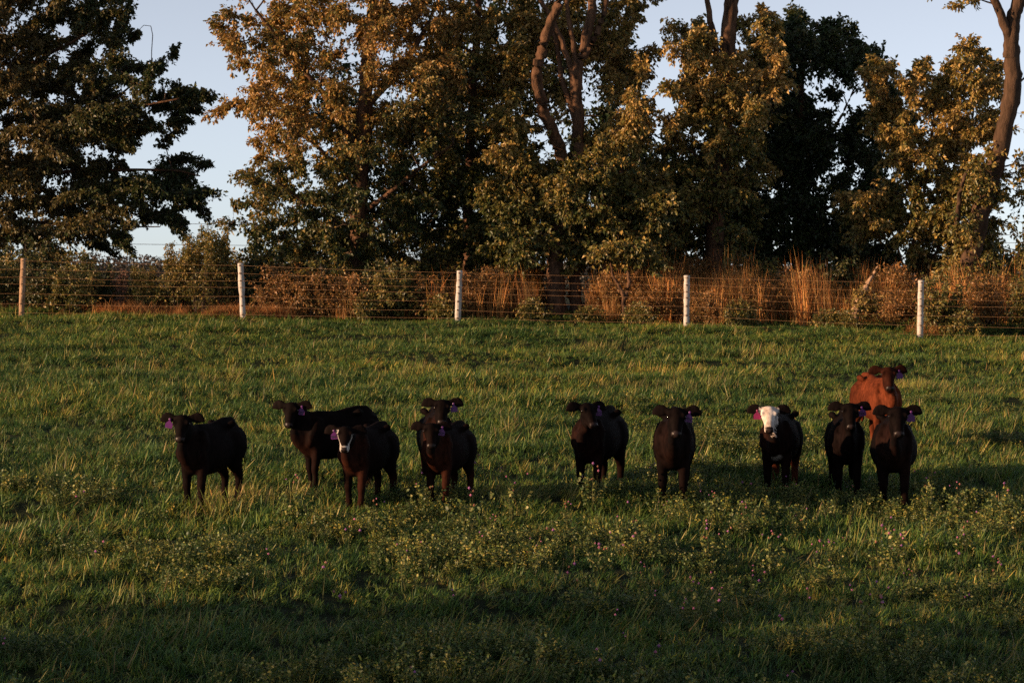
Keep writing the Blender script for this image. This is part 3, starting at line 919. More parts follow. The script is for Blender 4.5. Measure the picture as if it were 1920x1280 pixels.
def shrub(kind, u, dd, k=1.0, rz=None, note=''):
    (st, lf), word = protos[kind]
    yf = 58.5 - 0.8 * (u - 42) / 420
    p = at(u, 560, yf + dd)
    o = empty(kind_name[kind], (p.x, p.y, float(ground(p.x, p.y)) - 0.02), random.uniform(0, 6.28) if rz is None else rz)
    row = 'close behind the fence' if dd < 1.45 else ('a step behind the fence' if dd < 2.3 else ('midway in the brush' if dd < 4.3 else 'at the back of the brush'))
    q = min(range(5), key=lambda i: abs(POST_U[i] - u))
    off = u - POST_U[q]
    where = ('just ' if abs(off) < 70 else '' if abs(off) < 140 else 'well ') + ('right of' if off > 0 else 'left of')
    lab = '%s %s, %s the %s post' % (word, row, where, ['bare', 'first white', 'second white', 'third white', 'last white'][q])
    tag(o, lab, 'bush', PLURAL[kind] + ' behind the fence')
    o.scale = (k * random.uniform(.9, 1.15), k * random.uniform(.9, 1.1), k * random.uniform(.88, 1.12))
    link(bpy.data.objects.new('stem', st), o)
    f = link(bpy.data.objects.new('foliage', lf), o); f['kind'] = 'stuff'
    return o
PLURAL = {'olive': 'olive shrubs', 'green': 'dark green shrubs', 'brown': 'rusty bushes', 'feather': 'feathery weeds', 'small': 'low leafy bushes', 'pink': 'pinkish dead shrubs'}
kind_name = {'olive': 'olive_shrub', 'green': 'green_shrub', 'brown': 'brown_bush', 'feather': 'feathery_weed', 'small': 'low_bush', 'pink': 'dead_shrub'}

for kind, u, dd, k in [
    ('green', -60, 1.5, 1.1), ('olive', 20, 2.4, 1.0), ('green', 90, 1.3, .95), ('olive', 130, 1.0, .9), ('green', 170, 2.6, .85), ('green', 205, 4.0, .66), ('pink', 226, 1.4, .8),
    ('feather', 275, 1.9, .66), ('olive', 300, 1.6, .66), ('feather', 335, 1.6, .95), ('feather', 375, 1.3, 1.05), ('feather', 410, 1.8, 1.1), ('olive', 350, 4.5, .75), ('green', 260, 5.5, .65),
    ('olive', 430, 3.5, 1.0), ('green', 485, 2.2, 1.0), ('brown', 530, 1.6, .95), ('brown', 575, 1.3, .9), ('olive', 610, 2.2, 1.05), ('brown', 650, 1.2, .9), ('small', 690, .9, .9),
    ('green', 720, 2.0, .9), ('olive', 745, 1.2, .9), ('brown', 790, 1.6, .95), ('small', 825, .9, 1.0), ('brown', 890, 1.8, .9), ('brown', 940, 2.5, 1.0), 
    ('small', 1000, .9, .8), ('small', 1105, 1.0, .7), ('brown', 1150, 2.6, .9), ('small', 1200, .8, .8), ('brown', 1225, 2.0, .85),
    ('brown', 1320, 1.2, .8), ('small', 1390, .9, .9), ('brown', 1430, 2.8, .95), ('brown', 1500, 4.5, .95), ('small', 1560, 1.0, .85),
    ('small', 1590, .8, .75), ('brown', 1700, 1.6, .85), ('olive', 1765, 1.1, .85), ('small', 1800, .8, .9), ('brown', 1850, 2.4, 1.0), 
    ('olive', 1935, 1.4, .9), ('brown', 1980, 1.5, .9), ('green', 560, 5.0, 1.1), ('olive', 800, 5.0, 1.15), ('brown', 1000, 4.8, 1.1), ('green', 1180, 5.0, 1.1), ('brown', 1300, 5.2, 1.1),
    ('olive', 1420, 5.5, 1.0), ('green', 1560, 5.2, 1.1), ('brown', 1680, 5.0, 1.1), ('olive', 1830, 5.0, 1.15), ('green', 680, 4.6, 1.0), ('green', 60, 5.0, 1.2), ('olive', 140, 6.5, .9)]:
    shrub(kind, u, dd, k)

# trees standing outside the left of the frame: they shade the near grass and the left tree
def outside_tree(seed):
    g = np.random.default_rng(seed)
    stems = [([(0, 0, -.2), (.1, .1, 2.5), (0, .3, 6), (.2, .2, 10)], .28, .08)]
    blobs = []
    for i in range(11):
        a = g.uniform(0, 6.28); r = g.uniform(.6, 2.6)
        blobs.append(((math.cos(a) * r, math.sin(a) * r, g.uniform(2.0, 9.0)), (1.6, 1.6, 1.2), 4, 115))
    return grow(stems, blobs, g, leaf=.2, per=9, cols=GREEN, tone=lambda p: np.full(len(p), .4))
tk, lb, tw, lv = outside_tree(201)
V, F = join([(v, f) for v, f in tk]); me_t = fast_mesh('outside_trunk', V, F, True); me_t.materials.append(M['bark'])
V, F = join([tubes(lb[0], lb[1], 5), tubes(tw[0], tw[1], 3)]); me_b = fast_mesh('outside_branches', V, F, True); me_b.materials.append(M['twig'])
me_l = fast_mesh('outside_leaves', lv[0], lv[1], False, lv[2]); me_l.materials.append(M['leaf'])
qn = (-math.sin(SUN_AZ), math.cos(SUN_AZ))
for (x, q, k) in [(-30, 19.0, 1.0), (-33, 15.5, 1.15), (-29, 10.5, 1.05), (-34, 5, 1.1), (-31, 69.5, .95)]:
    y = (q - qn[0] * x) / qn[1]
    o = empty('field_edge_tree', (x, y, float(ground(x, y))), random.uniform(0, 6.28))
    tag(o, 'broad leafy tree left of the pasture view, %s' % ('beyond the fence line' if y > 50 else 'shading grass %d metres ahead' % y if y > 0 else '%d metres behind the viewpoint' % -y), 'tree', 'trees left of the pasture')
    o.scale = (k, k, k)
    link(bpy.data.objects.new('trunk', me_t), o); link(bpy.data.objects.new('branches', me_b), o)
    c = link(bpy.data.objects.new('crown', me_l), o); c['kind'] = 'stuff'

# far wood on the skyline
g = np.random.default_rng(77)
n = 34000
fx = g.uniform(-160, 160, n); fy = g.uniform(385, 425, n)
hh = 5.6 + 2.2 * noise2(fx, fy, 9, 71) + 1.2 * noise2(fx, fy, 2.5, 72)
fz = ground(fx, fy) + hh * g.uniform(0, 1, n) ** 0.5
dd_ = g.normal(size=(n, 3)); dd_ /= np.linalg.norm(dd_, axis=1, keepdims=True)
v, f, c = leaf_arrays(np.stack([fx, fy, fz], -1), dd_, g.normal(size=(n, 3)), g.uniform(.4, .9, n), g.uniform(.3, .7, n), palette(g.uniform(0, .7, n), [(.03, .03, .02), (.06, .045, .03), (.10, .055, .04)]))
fw = mesh_obj('distant_wood', fast_mesh('distant_wood', v, f, False, c), M['leaf'])
tag(fw, 'low far wood along the skyline in the gap between the trees', 'wood', kind='stuff')

# power line far behind the trees
pl = empty('power_line', (-55, 150, float(ground(-55, 150))))
tag(pl, 'thin power cables crossing the sky gap far behind the left shrubs', 'power line')
base = np.array(pl.location)
for u0, v0, v1 in ((300, 404, 408), (300, 444, 446), (300, 468, 470)):
    a = np.array(at(-760, v0 + 1 - 10, 150)); b_ = np.array(at(2700, v1 - 10, 150))
    t = np.linspace(0, 1, 25)[:, None]
    path = a * (1 - t) + b_ * t - np.array([0, 0, 1]) * (4 * t * (1 - t)) * .9
    V, F = tubes(path[None] - base, np.full((1, 25), .016), 5)
    mesh_obj('cable', fast_mesh('cable', V, F, True), M['cable'], pl)
for xx in (a[0], b_[0]):
    z0 = float(ground(xx, 150))
    path = np.array([[xx, 150.2, z0 - .3], [xx, 150.2, z0 + 3], [xx, 150.2, 9.0]])
    V, F = tubes(path[None] - base, np.array([[.16, .15, .11]]), 10)
    mesh_obj('pole', fast_mesh('pole', V, F, True), M['bare_wood'], pl)

# ------------------------------------------------------------------ fence
def post_at(t):
    u = (-918 + 410.4 * t) / (1 - .0139 * t)
    dd = 58.5 * (1 - .0139 * t)
    x = u / FPX * dd * (1 / 1.0)
    return x, dd
fx0, fy0 = post_at(2)
fence = empty('wire_fence', (fx0, fy0, float(ground(fx0, fy0))))
tag(fence, 'seven strand wire fence on round posts between pasture and trees', 'fence')
fb = np.array(fence.location)
post_top = {0: (44, 485, 40, 583), 1: (451, 494, 456, 597), 2: (862, 508, 858, 601), 3: (1288, 517, 1287, 614), 4: (1727, 526, 1725, 625)}
g = np.random.default_rng(31)
fr = [0.965, 0.83, 0.70, 0.585, 0.43, 0.265, 0.115]
tops, feet = {}, {}
for t in range(-2, 8):
    x, y = post_at(t)
    if t in post_top:
        a = post_top[t]
        top = np.array(at(a[0], a[1], y)); foot = np.array(at(a[2], a[3], y))
        foot[2] = float(ground(foot[0], y)) - 0.05
    else:
        z = float(ground(x, y))
        top = np.array([x + .01, y, z + 1.32]); foot = np.array([x, y, z - .05])
    tops[t], feet[t] = top, foot
    tt = np.linspace(0, 1, 12)[:, None]
    path = foot * (1 - tt) + top * tt
    r = .069 + .005 * g.normal(size=12)
    r = np.concatenate([r, [r[-1] * .75, .002]]); path = np.vstack([path, path[-1:] + [[0, 0, .012]], path[-1:] + [[0, 0, .016]]])
    V, F = tubes(path[None] - fb, r[None], 14)
    o = mesh_obj('post', fast_mesh('post', V, F, True), M['bare_wood'] if t in (0, -2) else M['paint'], fence)
    if t == 0: o['label'] = 'bare brown wooden post'
    # wire clips stapled to the post
    for k, f_ in enumerate(fr):
        p = foot * (1 - f_) + top * f_ + np.array([0.0, -.073, 0]) + g.normal(size=3) * .004
        s_ = np.array([.020, .010, .014]) * g.uniform(.8, 1.3)
        cv = np.array([[sx, sy, sz] for sx in (-1, 1) for sy in (-1, 1) for sz in (-1, 1)]) * s_ / 1.0
        cv[[2, 3, 6, 7], 0] *= .8
        cf = np.array([[0, 1, 3, 2], [4, 6, 7, 5], [0, 4, 5, 1], [2, 3, 7, 6], [0, 2, 6, 4], [1, 5, 7, 3]])
        mesh_obj('clip', fast_mesh('clip', cv + p - fb - np.array(o.location), cf), M['clip'], o)
for k, f_ in enumerate(fr):
    pts = []
    ks = sorted(tops)
    for a, b_ in zip(ks[:-1], ks[1:]):
        p0 = feet[a] * (1 - f_) + tops[a] * f_ + [0, -.078, 0]; p1 = feet[b_] * (1 - f_) + tops[b_] * f_ + [0, -.078, 0]
        for t in np.linspace(0, 1, 8, endpoint=False):
            pts.append(p0 * (1 - t) + p1 * t - np.array([0, 0, (.012 + .01 * (k % 3)) * 4 * t * (1 - t)]))
    pts.append(p1)
    path = np.array(pts)
    V, F = tubes(path[None] - fb, np.full((1, len(path)), .0021), 5)
    mesh_obj('wire', fast_mesh('wire', V, F, True), M['wire'], fence)

# ------------------------------------------------------------------ calves
def ring_tube(pts, hw, hh, up=(0, 0, 1), n=18, pear=0.0):
    """closed tube with elliptical rings; hw across, hh along 'up'"""
    P = np.array(pts, dtype=float); K = len(P)
    T = np.gradient(P, axis=0); T /= np.linalg.norm(T, axis=1, keepdims=True)
    up = np.array(up, dtype=float)
    Sd = np.cross(np.broadcast_to(up, T.shape), T); Sd /= np.linalg.norm(Sd, axis=1, keepdims=True) + 1e-9
    U = np.cross(T, Sd)
    an = np.arange(n) * 2 * math.pi / n
    V = P[:, None] + Sd[:, None] * (np.array(hw)[:, None, None] * (np.cos(an) * (1 - pear * np.sin(an)))[None, :, None]) + U[:, None] * (np.array(hh)[:, None, None] * np.sin(an)[None, :, None])
    V = np.vstack([V.reshape(-1, 3), P[:1], P[-1:]])
    F = []
    for i in range(K - 1):
        for j in range(n):
            F.append((i * n + j, i * n + (j + 1) % n, (i + 1) * n + (j + 1) % n, (i + 1) * n + j))
    c0, c1 = K * n, K * n + 1
    for j in range(n):
        F.append((c0, (j + 1) % n, j)); F.append((c1, (K - 1) * n + j, (K - 1) * n + (j + 1) % n))
    return V, F

def dense(a, per=4):
    return spline(np.array(a, dtype=float), per)

HS = 0.85      # head size
def calf_mesh(name, turn, head_yaw, head_pitch, poll, legs, paint, fat=1.0, roll=0.0):
    """body frame: +X forward, +Y its left, +Z up, feet at z = 0.  head_yaw: direction the face points in the body frame."""
    parts = []
    T = dense([(-.515, .74, .05, .07), (-.48, .735, .125, .155), (-.40, .74, .160, .20), (-.26, .71, .172, .23), (-.08, .655, .205 * fat, .27),
               (.12, .64, .205 * fat, .285), (.28, .65, .165, .28), (.40, .665, .125, .255), (.50, .66, .088, .195), (.56, .65, .045, .10)])
    parts.append(ring_tube(np.stack([T[:, 0], 0 * T[:, 0], T[:, 1]], -1), T[:, 2], T[:, 3], pear=.24))
    for sd in (-1, 1):
        parts.append(ring_tube([(.28, sd * .10, .86), (.33, sd * .145, .74), (.40, sd * .135, .60), (.42, sd * .10, .52)], [.03, .05, .055, .03], [.05, .075, .07, .04], up=(1, 0, .05), n=10))
        parts.append(ring_tube([(-.52, sd * .05, .84), (-.47, sd * .12, .76), (-.45, sd * .13, .62), (-.42, sd * .11, .50)], [.03, .05, .06, .035], [.03, .06, .075, .05], up=(1, 0, .05), n=10))
    # hip bones and spine ridge
    for s in (-1, 1):
        parts.append(ring_tube([(-.17, s * .10, .885), (-.23, s * .145, .915), (-.30, s * .11, .91)], [.03, .05, .03], [.03, .045, .03], n=10))
    parts.append(ring_tube([(-.51, 0, .88), (-.42, 0, .95), (-.28, 0, .955), (0, 0, .90), (.25, 0, .90), (.38, 0, .89)], [.025, .05, .05, .05, .05, .03], [.02, .03, .03, .03, .04, .03], n=10))
    px_, py_, pz_ = poll
    ca, sa_ = math.cos(head_yaw), math.sin(head_yaw)
    a = np.array([ca * math.cos(head_pitch), sa_ * math.cos(head_pitch), -math.sin(head_pitch)])     # poll to muzzle
    u = np.array([ca * math.sin(head_pitch), sa_ * math.sin(head_pitch), math.cos(head_pitch)])      # out of the forehead
    s = np.cross(u, a)                                                                               # to the head's left
    if roll:
        s, u = s * math.cos(roll) + u * math.sin(roll), u * math.cos(roll) - s * math.sin(roll)
    H0 = np.array([px_, py_, pz_])
    aU, uU, sU = a, u, s
    a, u, s = a * HS, u * HS, s * HS
    nb = np.array([.34, 0, .75]); ne = H0 - u * .07 + a * .05
    N = dense([nb - [.12, 0, .02], nb, nb * .6 + ne * .4 + [.03, 0, -.015], nb * .25 + ne * .75 + [.015, 0, .0], ne], 4)
    t = np.linspace(0, 1, len(N))
    parts.append(ring_tube(N, np.interp(t, [0, .25, .6, 1], [.09, .09, .075, .068]), np.interp(t, [0, .25, .6, 1], [.19, .19, .14, .09])))
    # brisket and dewlap
    B = dense([(.30, 0, .55), (.42, 0, .54), (.51, 0, .60), (.55, 0, .70), nb * .45 + ne * .55 - [0, 0, .10]], 4)
    parts.append(ring_tube(B, np.interp(np.linspace(0, 1, len(B)), [0, .4, 1], [.06, .085, .035]), np.interp(np.linspace(0, 1, len(B)), [0, .4, 1], [.06, .08, .05]), up=(1, 0, .3)))
    # legs
    for (dx_f, side) in ((legs[0], 1), (legs[1], -1)):
        y = side * .105
        L = dense([(.33, y * .85, .74), (.325, y * 1.05, .60), (.31 + dx_f * .25, y * 1.05, .48), (.325 + dx_f * .55, y, .31), (.33 + dx_f * .62, y, .255), (.325 + dx_f * .75, y, .18), (.325 + dx_f * .95, y, .085), (.345 + dx_f, y, .045), (.36 + dx_f, y, .0)], 4)
        t = np.linspace(0, 1, len(L)); kk = [0, .125, .25, .375, .5, .625, .75, .875, 1]
        parts.append(ring_tube(L, np.interp(t, kk, [.058, .064, .064, .052, .052, .041, .044, .045, .052]), np.interp(t, kk, [.13, .12, .075, .046, .047, .034, .038, .042, .053]), up=(1, 0, .02), n=14))
    for (dx_h, side) in ((legs[2], 1), (legs[3], -1)):
        y = side * .115
        L = dense([(-.34, y * .8, .80), (-.34, y * 1.1, .66), (-.29 + dx_h * .3, y * 1.15, .53), (-.39 + dx_h * .5, y * 1.02, .39), (-.445 + dx_h * .7, y, .30), (-.435 + dx_h * .8, y, .19), (-.425 + dx_h * .95, y, .09), (-.40 + dx_h, y, .045), (-.385 + dx_h, y, .0)], 4)
        t = np.linspace(0, 1, len(L)); kk = [0, .125, .25, .375, .5, .625, .75, .875, 1]
        parts.append(ring_tube(L, np.interp(t, kk, [.085, .095, .088, .060, .050, .040, .043, .045, .052]), np.interp(t, kk, [.15, .17, .14, .072, .052, .037, .039, .043, .053]), up=(1, 0, .02), n=14))
    # tail
    L = dense([(-.48, 0, .87), (-.545, 0, .83), (-.57, .01, .70), (-.565, .02, .52), (-.56, .025, .40), (-.56, .025, .32)], 4)
    t = np.linspace(0, 1, len(L))
    parts.append(ring_tube(L, np.interp(t, [0, .3, .7, .9, 1], [.035, .024, .022, .034, .012]), np.interp(t, [0, .3, .7, .9, 1], [.035, .024, .022, .034, .012]), up=(1, 0, .01), n=10))
    # head: rings along the poll-to-muzzle axis
    prof = [(-.035, -.055, .05, .045), (-.015, -.06, .078, .062), (.03, -.06, .098, .080), (.085, -.062, .106, .088), (.13, -.062, .098, .086), (.18, -.06, .080, .076), (.235, -.058, .066, .064), (.28, -.06, .066, .058), (.315, -.064, .066, .054), (.34, -.07, .055, .045), (.352, -.072, .03, .025)]
    PR = dense(prof, 3)
    HP = H0 + PR[:, :1] * a + PR[:, 1:2] * u
    parts.append(ring_tube(HP, PR[:, 2] * HS, PR[:, 3] * HS, up=uU, n=20))
    J = dense([(.10, -.13), (.17, -.135), (.24, -.12), (.31, -.105)], 4)
    parts.append(ring_tube(H0 + J[:, :1] * a + J[:, 1:] * u, np.interp(np.linspace(0, 1, len(J)), [0, .3, 1], np.array([.05, .062, .04]) * HS), np.interp(np.linspace(0, 1, len(J)), [0, .3, 1], np.array([.03, .045, .025]) * HS), up=uU, n=12))
    for sd in (-1, 1):   # brow ridges, ears
        parts.append(ring_tube(H0 + np.array([.06 * a - .01 * u + sd * .075 * s, .095 * a + .0 * u + sd * .088 * s, .13 * a - .02 * u + sd * .082 * s]), [.015, .025, .016], [.015, .02, .015], up=uU, n=8))
        e0 = H0 + .015 * a - .045 * u + sd * .075 * s
        er = random.uniform(-.42, .06)
        out = sd * sU * .95 - uU * .06 + aU * (-.02 + er * .4) + np.array([0, 0, er * .5])
        flare = -a * .85 + u * .5
        E = np.array([e0 + out * w + np.array([0, 0, -1]) * dz for w, dz in ((-.02, 0), (.03, 0), (.07, -.006), (.11, -.006), (.145, .004), (.175, .02), (.195, .034))])
        parts.append(ring_tube(E, [.026, .036, .058, .068, .058, .034, .010], [.024, .022, .018, .016, .015, .013, .009], up=(aU * .45 + uU * .90), n=12))
    V, F, off = [], [], 0
    for v, f in parts:
        V.append(v); F += [tuple(i + off for i in q) for q in f]; off += len(v)
    me = bpy.data.meshes.new(name + '_raw'); me.from_pydata(np.vstack(V).tolist(), [], F); me.update()
    bm = bmesh.new(); bm.from_mesh(me); bmesh.ops.recalc_face_normals(bm, faces=bm.faces); bm.to_mesh(me); bm.free()
    tmp = bpy.data.objects.new('tmp', me); scene.collection.objects.link(tmp)
    md = tmp.modifiers.new('r', 'REMESH'); md.mode = 'VOXEL'; md.voxel_size = .0125; md.use_smooth_shade = True
    dg = bpy.context.evaluated_depsgraph_get()
    out_me = bpy.data.meshes.new_from_object(tmp.evaluated_get(dg))
    bpy.data.objects.remove(tmp); bpy.data.meshes.remove(me)
    n = len(out_me.vertices)
    co = np.empty(n * 3, dtype=np.float32); out_me.vertices.foreach_get('co', co); co = co.reshape(-1, 3).astype(float)
    ed = np.empty(len(out_me.edges) * 2, dtype=np.int32); out_me.edges.foreach_get('vertices', ed); ed = ed.reshape(-1, 2)
    deg = np.bincount(ed.ravel(), minlength=n)[:, None]
    hd = co - H0
    h_a, h_u, h_s = hd @ aU / HS, hd @ uU / HS, hd @ sU / HS
    headw = ((h_a > -.06) & (h_a < .4) & (np.abs(h_s) < .3) & (h_u > -.2) & (h_u < .1))
    for it in range(7):
        acc = np.zeros_like(co)
        for k in range(3):
            acc[:, k] = np.bincount(ed[:, 0], weights=co[ed[:, 1], k], minlength=n) + np.bincount(ed[:, 1], weights=co[ed[:, 0], k], minlength=n)
        av = acc / deg
        w = np.where(headw, .25, .6)[:, None]
        if it >= 3: w = np.where(headw, 0., .6)[:, None]
        co = co * (1 - w) + av * w
    # muscle and rib unevenness
    out_me.vertices.foreach_set('co', co.astype(np.float32).ravel())
    out_me.polygons.foreach_set('use_smooth', np.ones(len(out_me.polygons), dtype=bool))
    out_me.update()
    hd = co - H0
    H = dict(a=hd @ aU / HS, u=hd @ uU / HS, s=hd @ sU / HS)
    col, wet = paint(co, H)
    at_ = out_me.attributes.new('tone', 'FLOAT_COLOR', 'POINT'); c4 = np.ones((n, 4), dtype=np.float32); c4[:, :3] = col; at_.data.foreach_set('color', c4.ravel())
    at2 = out_me.attributes.new('wet', 'FLOAT', 'POINT'); at2.data.foreach_set('value', wet.astype(np.float32))
    out_me.materials.clear(); out_me.materials.append(M['coat'])
    frame = dict(H0=H0, a=a, u=u, s=s)
    return out_me, frame

BLACK = np.array((0.0036, 0.0022, 0.0020)); BLEACH_LIT = np.array((0.050, 0.0140, 0.0065)); WHITE = np.array((0.50, 0.45, 0.41)); NOSE = np.array((0.020, 0.013, 0.012))  # warm brown: sun-bleached fur plus sunlight painted on chest and legs
def base_paint(co, H, bleach_lit=.5, main=BLACK, warm=BLEACH_LIT):
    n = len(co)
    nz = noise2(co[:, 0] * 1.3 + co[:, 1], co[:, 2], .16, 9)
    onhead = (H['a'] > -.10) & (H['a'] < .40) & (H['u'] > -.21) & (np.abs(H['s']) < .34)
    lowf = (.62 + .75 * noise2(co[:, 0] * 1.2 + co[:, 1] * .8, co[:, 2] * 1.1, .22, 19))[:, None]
    w = .48 * np.clip(bleach_lit * np.where(onhead, .07, 1.0) * (0.3 + 1.0 * nz) * (0.06 + 0.85 * sstep(.22, .50, co[:, 0]) * (1 - sstep(.80, 1.0, co[:, 2])) + .4 * sstep(.5, .3, co[:, 2])), 0, 1)[:, None]
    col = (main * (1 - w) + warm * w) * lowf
    nose = ((H['a'] > .30) & (np.abs(H['s']) < .06) & (H['u'] > -.125))
    hoof = co[:, 2] < .05
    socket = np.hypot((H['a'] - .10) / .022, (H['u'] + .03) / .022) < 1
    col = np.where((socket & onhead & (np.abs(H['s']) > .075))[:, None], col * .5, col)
    inner = onhead & (np.abs(H['s']) > .16) & (np.abs(H['s']) < .29)
    col = np.where(inner[:, None], col * (1 + 1.2 * noise2(H['s'], H['a'], .03, 15))[:, None], col)
    col = np.where(nose[:, None], NOSE, col)
    nostril = nose & (np.hypot((np.abs(H['s']) - .036) / .014, (H['a'] - .338) / .016) < 1)
    col = np.where(nostril[:, None], NOSE * .25, col)
    col = np.where(hoof[:, None], np.array((.012, .010, .009)), col)
    wet = np.where(nose, 1.0, 0.0)
    return col, wet
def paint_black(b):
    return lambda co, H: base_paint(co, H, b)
def paint_blaze(co, H):
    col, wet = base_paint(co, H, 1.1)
    hs = np.abs(H['s'])
    m = (H['a'] > .03) & (H['a'] < .36) & (H['u'] > -.11)
    edge = .100 - .05 * sstep(.1, .3, H['a'])
    stripe = m & (hs > edge - .008) & (hs < .125) & (H['u'] > -.085) & ((H['a'] > .12) | ((H['s'] < 0) & (H['a'] < .10)))
    chin = (H['a'] > .26) & (H['a'] < .36) & (H['u'] < -.10) & (H['u'] > -.17) & (hs < .07)
    lip = (H['a'] > .285) & (H['a'] < .30) & (H['u'] > -.06) & (hs < .07)
    w = stripe | chin | lip
    wk = w.astype(float)[:, None] * .75
    return WHITE * wk + col * (1 - wk), wet
def paint_white_face(co, H):
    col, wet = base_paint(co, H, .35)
    hs = np.abs(H['s'])
    w = (H['a'] > -.045 + 3.0 * hs ** 2) & (H['a'] < .37) & (hs < .135) & (H['u'] > -.185)
    nose = (H['a'] > .285) & (hs < .052) & (H['u'] > -.12)
    eye = np.hypot((H['a'] - .10) / .022, (H['u'] + .032) / .022) < 1
    rag = noise2(H['s'] + 3, H['a'] + H['u'], .018, 12) - .5
    w = w & ~nose & ~(eye & (hs > .08)) & (H['a'] > -.04 + 3.0 * hs ** 2 + .05 * rag) & (H['u'] > -.16 + .06 * rag)
    d1 = np.hypot((co[:, 1] - .015) / (.035 + .5 * np.clip(co[:, 2] - .36, 0, .1)), (co[:, 2] - .42) / .065) + .6 * (noise2(co[:, 1], co[:, 2], .06, 3) - .5)
    bris = (1 - sstep(.8, 1.15, d1)) * sstep(.40, .46, co[:, 0])
    d2 = np.hypot((co[:, 0] + .44) / .05, (co[:, 2] - .27) / .085)
    shank = (1 - sstep(.6, 1.1, d2)) * (co[:, 1] > 0) * .7
    brown = ((co[:, 0] < -.25) * sstep(.55, .42, co[:, 2]) * sstep(.06, .12, co[:, 2]))[:, None]
    col = col * (1 - brown) + np.array((.055, .015, .007)) * brown
    k = np.clip(w.astype(float) + bris * .55 + shank, 0, 1)[:, None]
    cream = np.array((.46, .36, .30)); cw = (sstep(.45, .75, noise2(H['s'] * 1.5 + 1, H['a'], .06, 14)) * .7 + sstep(.20, .30, H['a']) * .4).clip(0, 1)[:, None]
    return col * (1 - k) + (WHITE * (1 - cw) + cream * cw) * k, np.where(w, 0, wet)
def paint_red(co, H):
    col, wet = base_paint(co, H, .7, np.array((.078, .0185, .007)), np.array((.115, .029, .011)))
    face = (H['a'] > -.06) & (H['a'] < .38) & (np.abs(H['s']) < .30) & (H['u'] > -.19) & (co[:, 2] > .6)
    dark = np.array((.022, .0065, .0035))  # face colour darkened to stand in for shade on a red-brown head
    shade = np.where(np.abs(H['s']) < .12, 1.0, .8)[:, None] * dark
    col = np.where((face & (wet < .5))[:, None], shade, col)
    return col, wet

def ear_tag(parent, fr, sd, mat, text, size=1.0, tilt=0.0):
    """house shaped flag hanging from the ear; sd: +1 the head's left ear"""
    a, u, s, H0 = fr['a'], fr['u'], fr['s'], fr['H0']
    p = H0 + .015 * a - .045 * u + sd * s * .155 + a * .012 + np.array([0, 0, -.012]) + u * .022
    X = np.array([-s[0], -s[1], 0.0]) ; X /= np.linalg.norm(X)          # to the viewer's right when the face looks at the viewer
    Fd = np.cross(X, [0, 0, 1.0])
    if Fd @ (a + u) < 0: Fd = -Fd
    Z = np.array([0, 0, 1.0])
    if tilt:
        X, Z = X * math.cos(tilt) + Z * math.sin(tilt), Z * math.cos(tilt) - X * math.sin(tilt)
    k = size
    out = [(-.009, 0), (-.012, -.022), (-.036, -.045), (-.046, -.058), (-.046, -.105), (-.038, -.112), (.038, -.112), (.046, -.105), (.046, -.058), (.036, -.045), (.012, -.022), (.009, 0)]
    n = len(out)
    V = [p + (X * x + Z * z) * k + Fd * .004 for x, z in out] + [p + (X * x + Z * z) * k + Fd * .0005 for x, z in out]
    F = [tuple(range(n)), tuple(range(2 * n - 1, n - 1, -1))] + [(i, (i + 1) % n, n + (i + 1) % n, n + i) for i in range(n)]
    me = bpy.data.meshes.new('ear_tag'); me.from_pydata([tuple(v) for v in V], [], F); me.update()
    bm = bmesh.new(); bm.from_mesh(me); bmesh.ops.recalc_face_normals(bm, faces=bm.faces); bm.to_mesh(me); bm.free()
    t = mesh_obj('ear_tag', me, mat, parent)
    # button of the tag
    V, F = ring_tube([p + Fd * .002, p + Fd * .008, p + Fd * .012], [.013, .013, .006], [.013, .013, .006], up=Z, n=10)
    bme = bpy.data.meshes.new('button'); bme.from_pydata(V.tolist(), [], F); bme.update()
    mesh_obj('button', bme, mat, t)
    if text:
        cu = bpy.data.curves.new('number', 'FONT'); cu.body = text; cu.size = .046 * k; cu.align_x = 'CENTER'; cu.align_y = 'CENTER'; cu.offset = .0009; cu.extrude = .0004; cu.space_character = .92
        tmp = bpy.data.objects.new('tmp', cu); scene.collection.objects.link(tmp)
        me = bpy.data.meshes.new_from_object(tmp.evaluated_get(bpy.context.evaluated_depsgraph_get()))
        bpy.data.objects.remove(tmp)
        c = p + Z * (-.083 * k) + Fd * .0052
        Mx = Matrix(((X[0], Z[0], Fd[0], c[0]), (X[1], Z[1], Fd[1], c[1]), (X[2], Z[2], Fd[2], c[2]), (0, 0, 0, 1)))
        me.transform(Mx)
        mesh_obj('number', me, M['ink'], t)
    return t

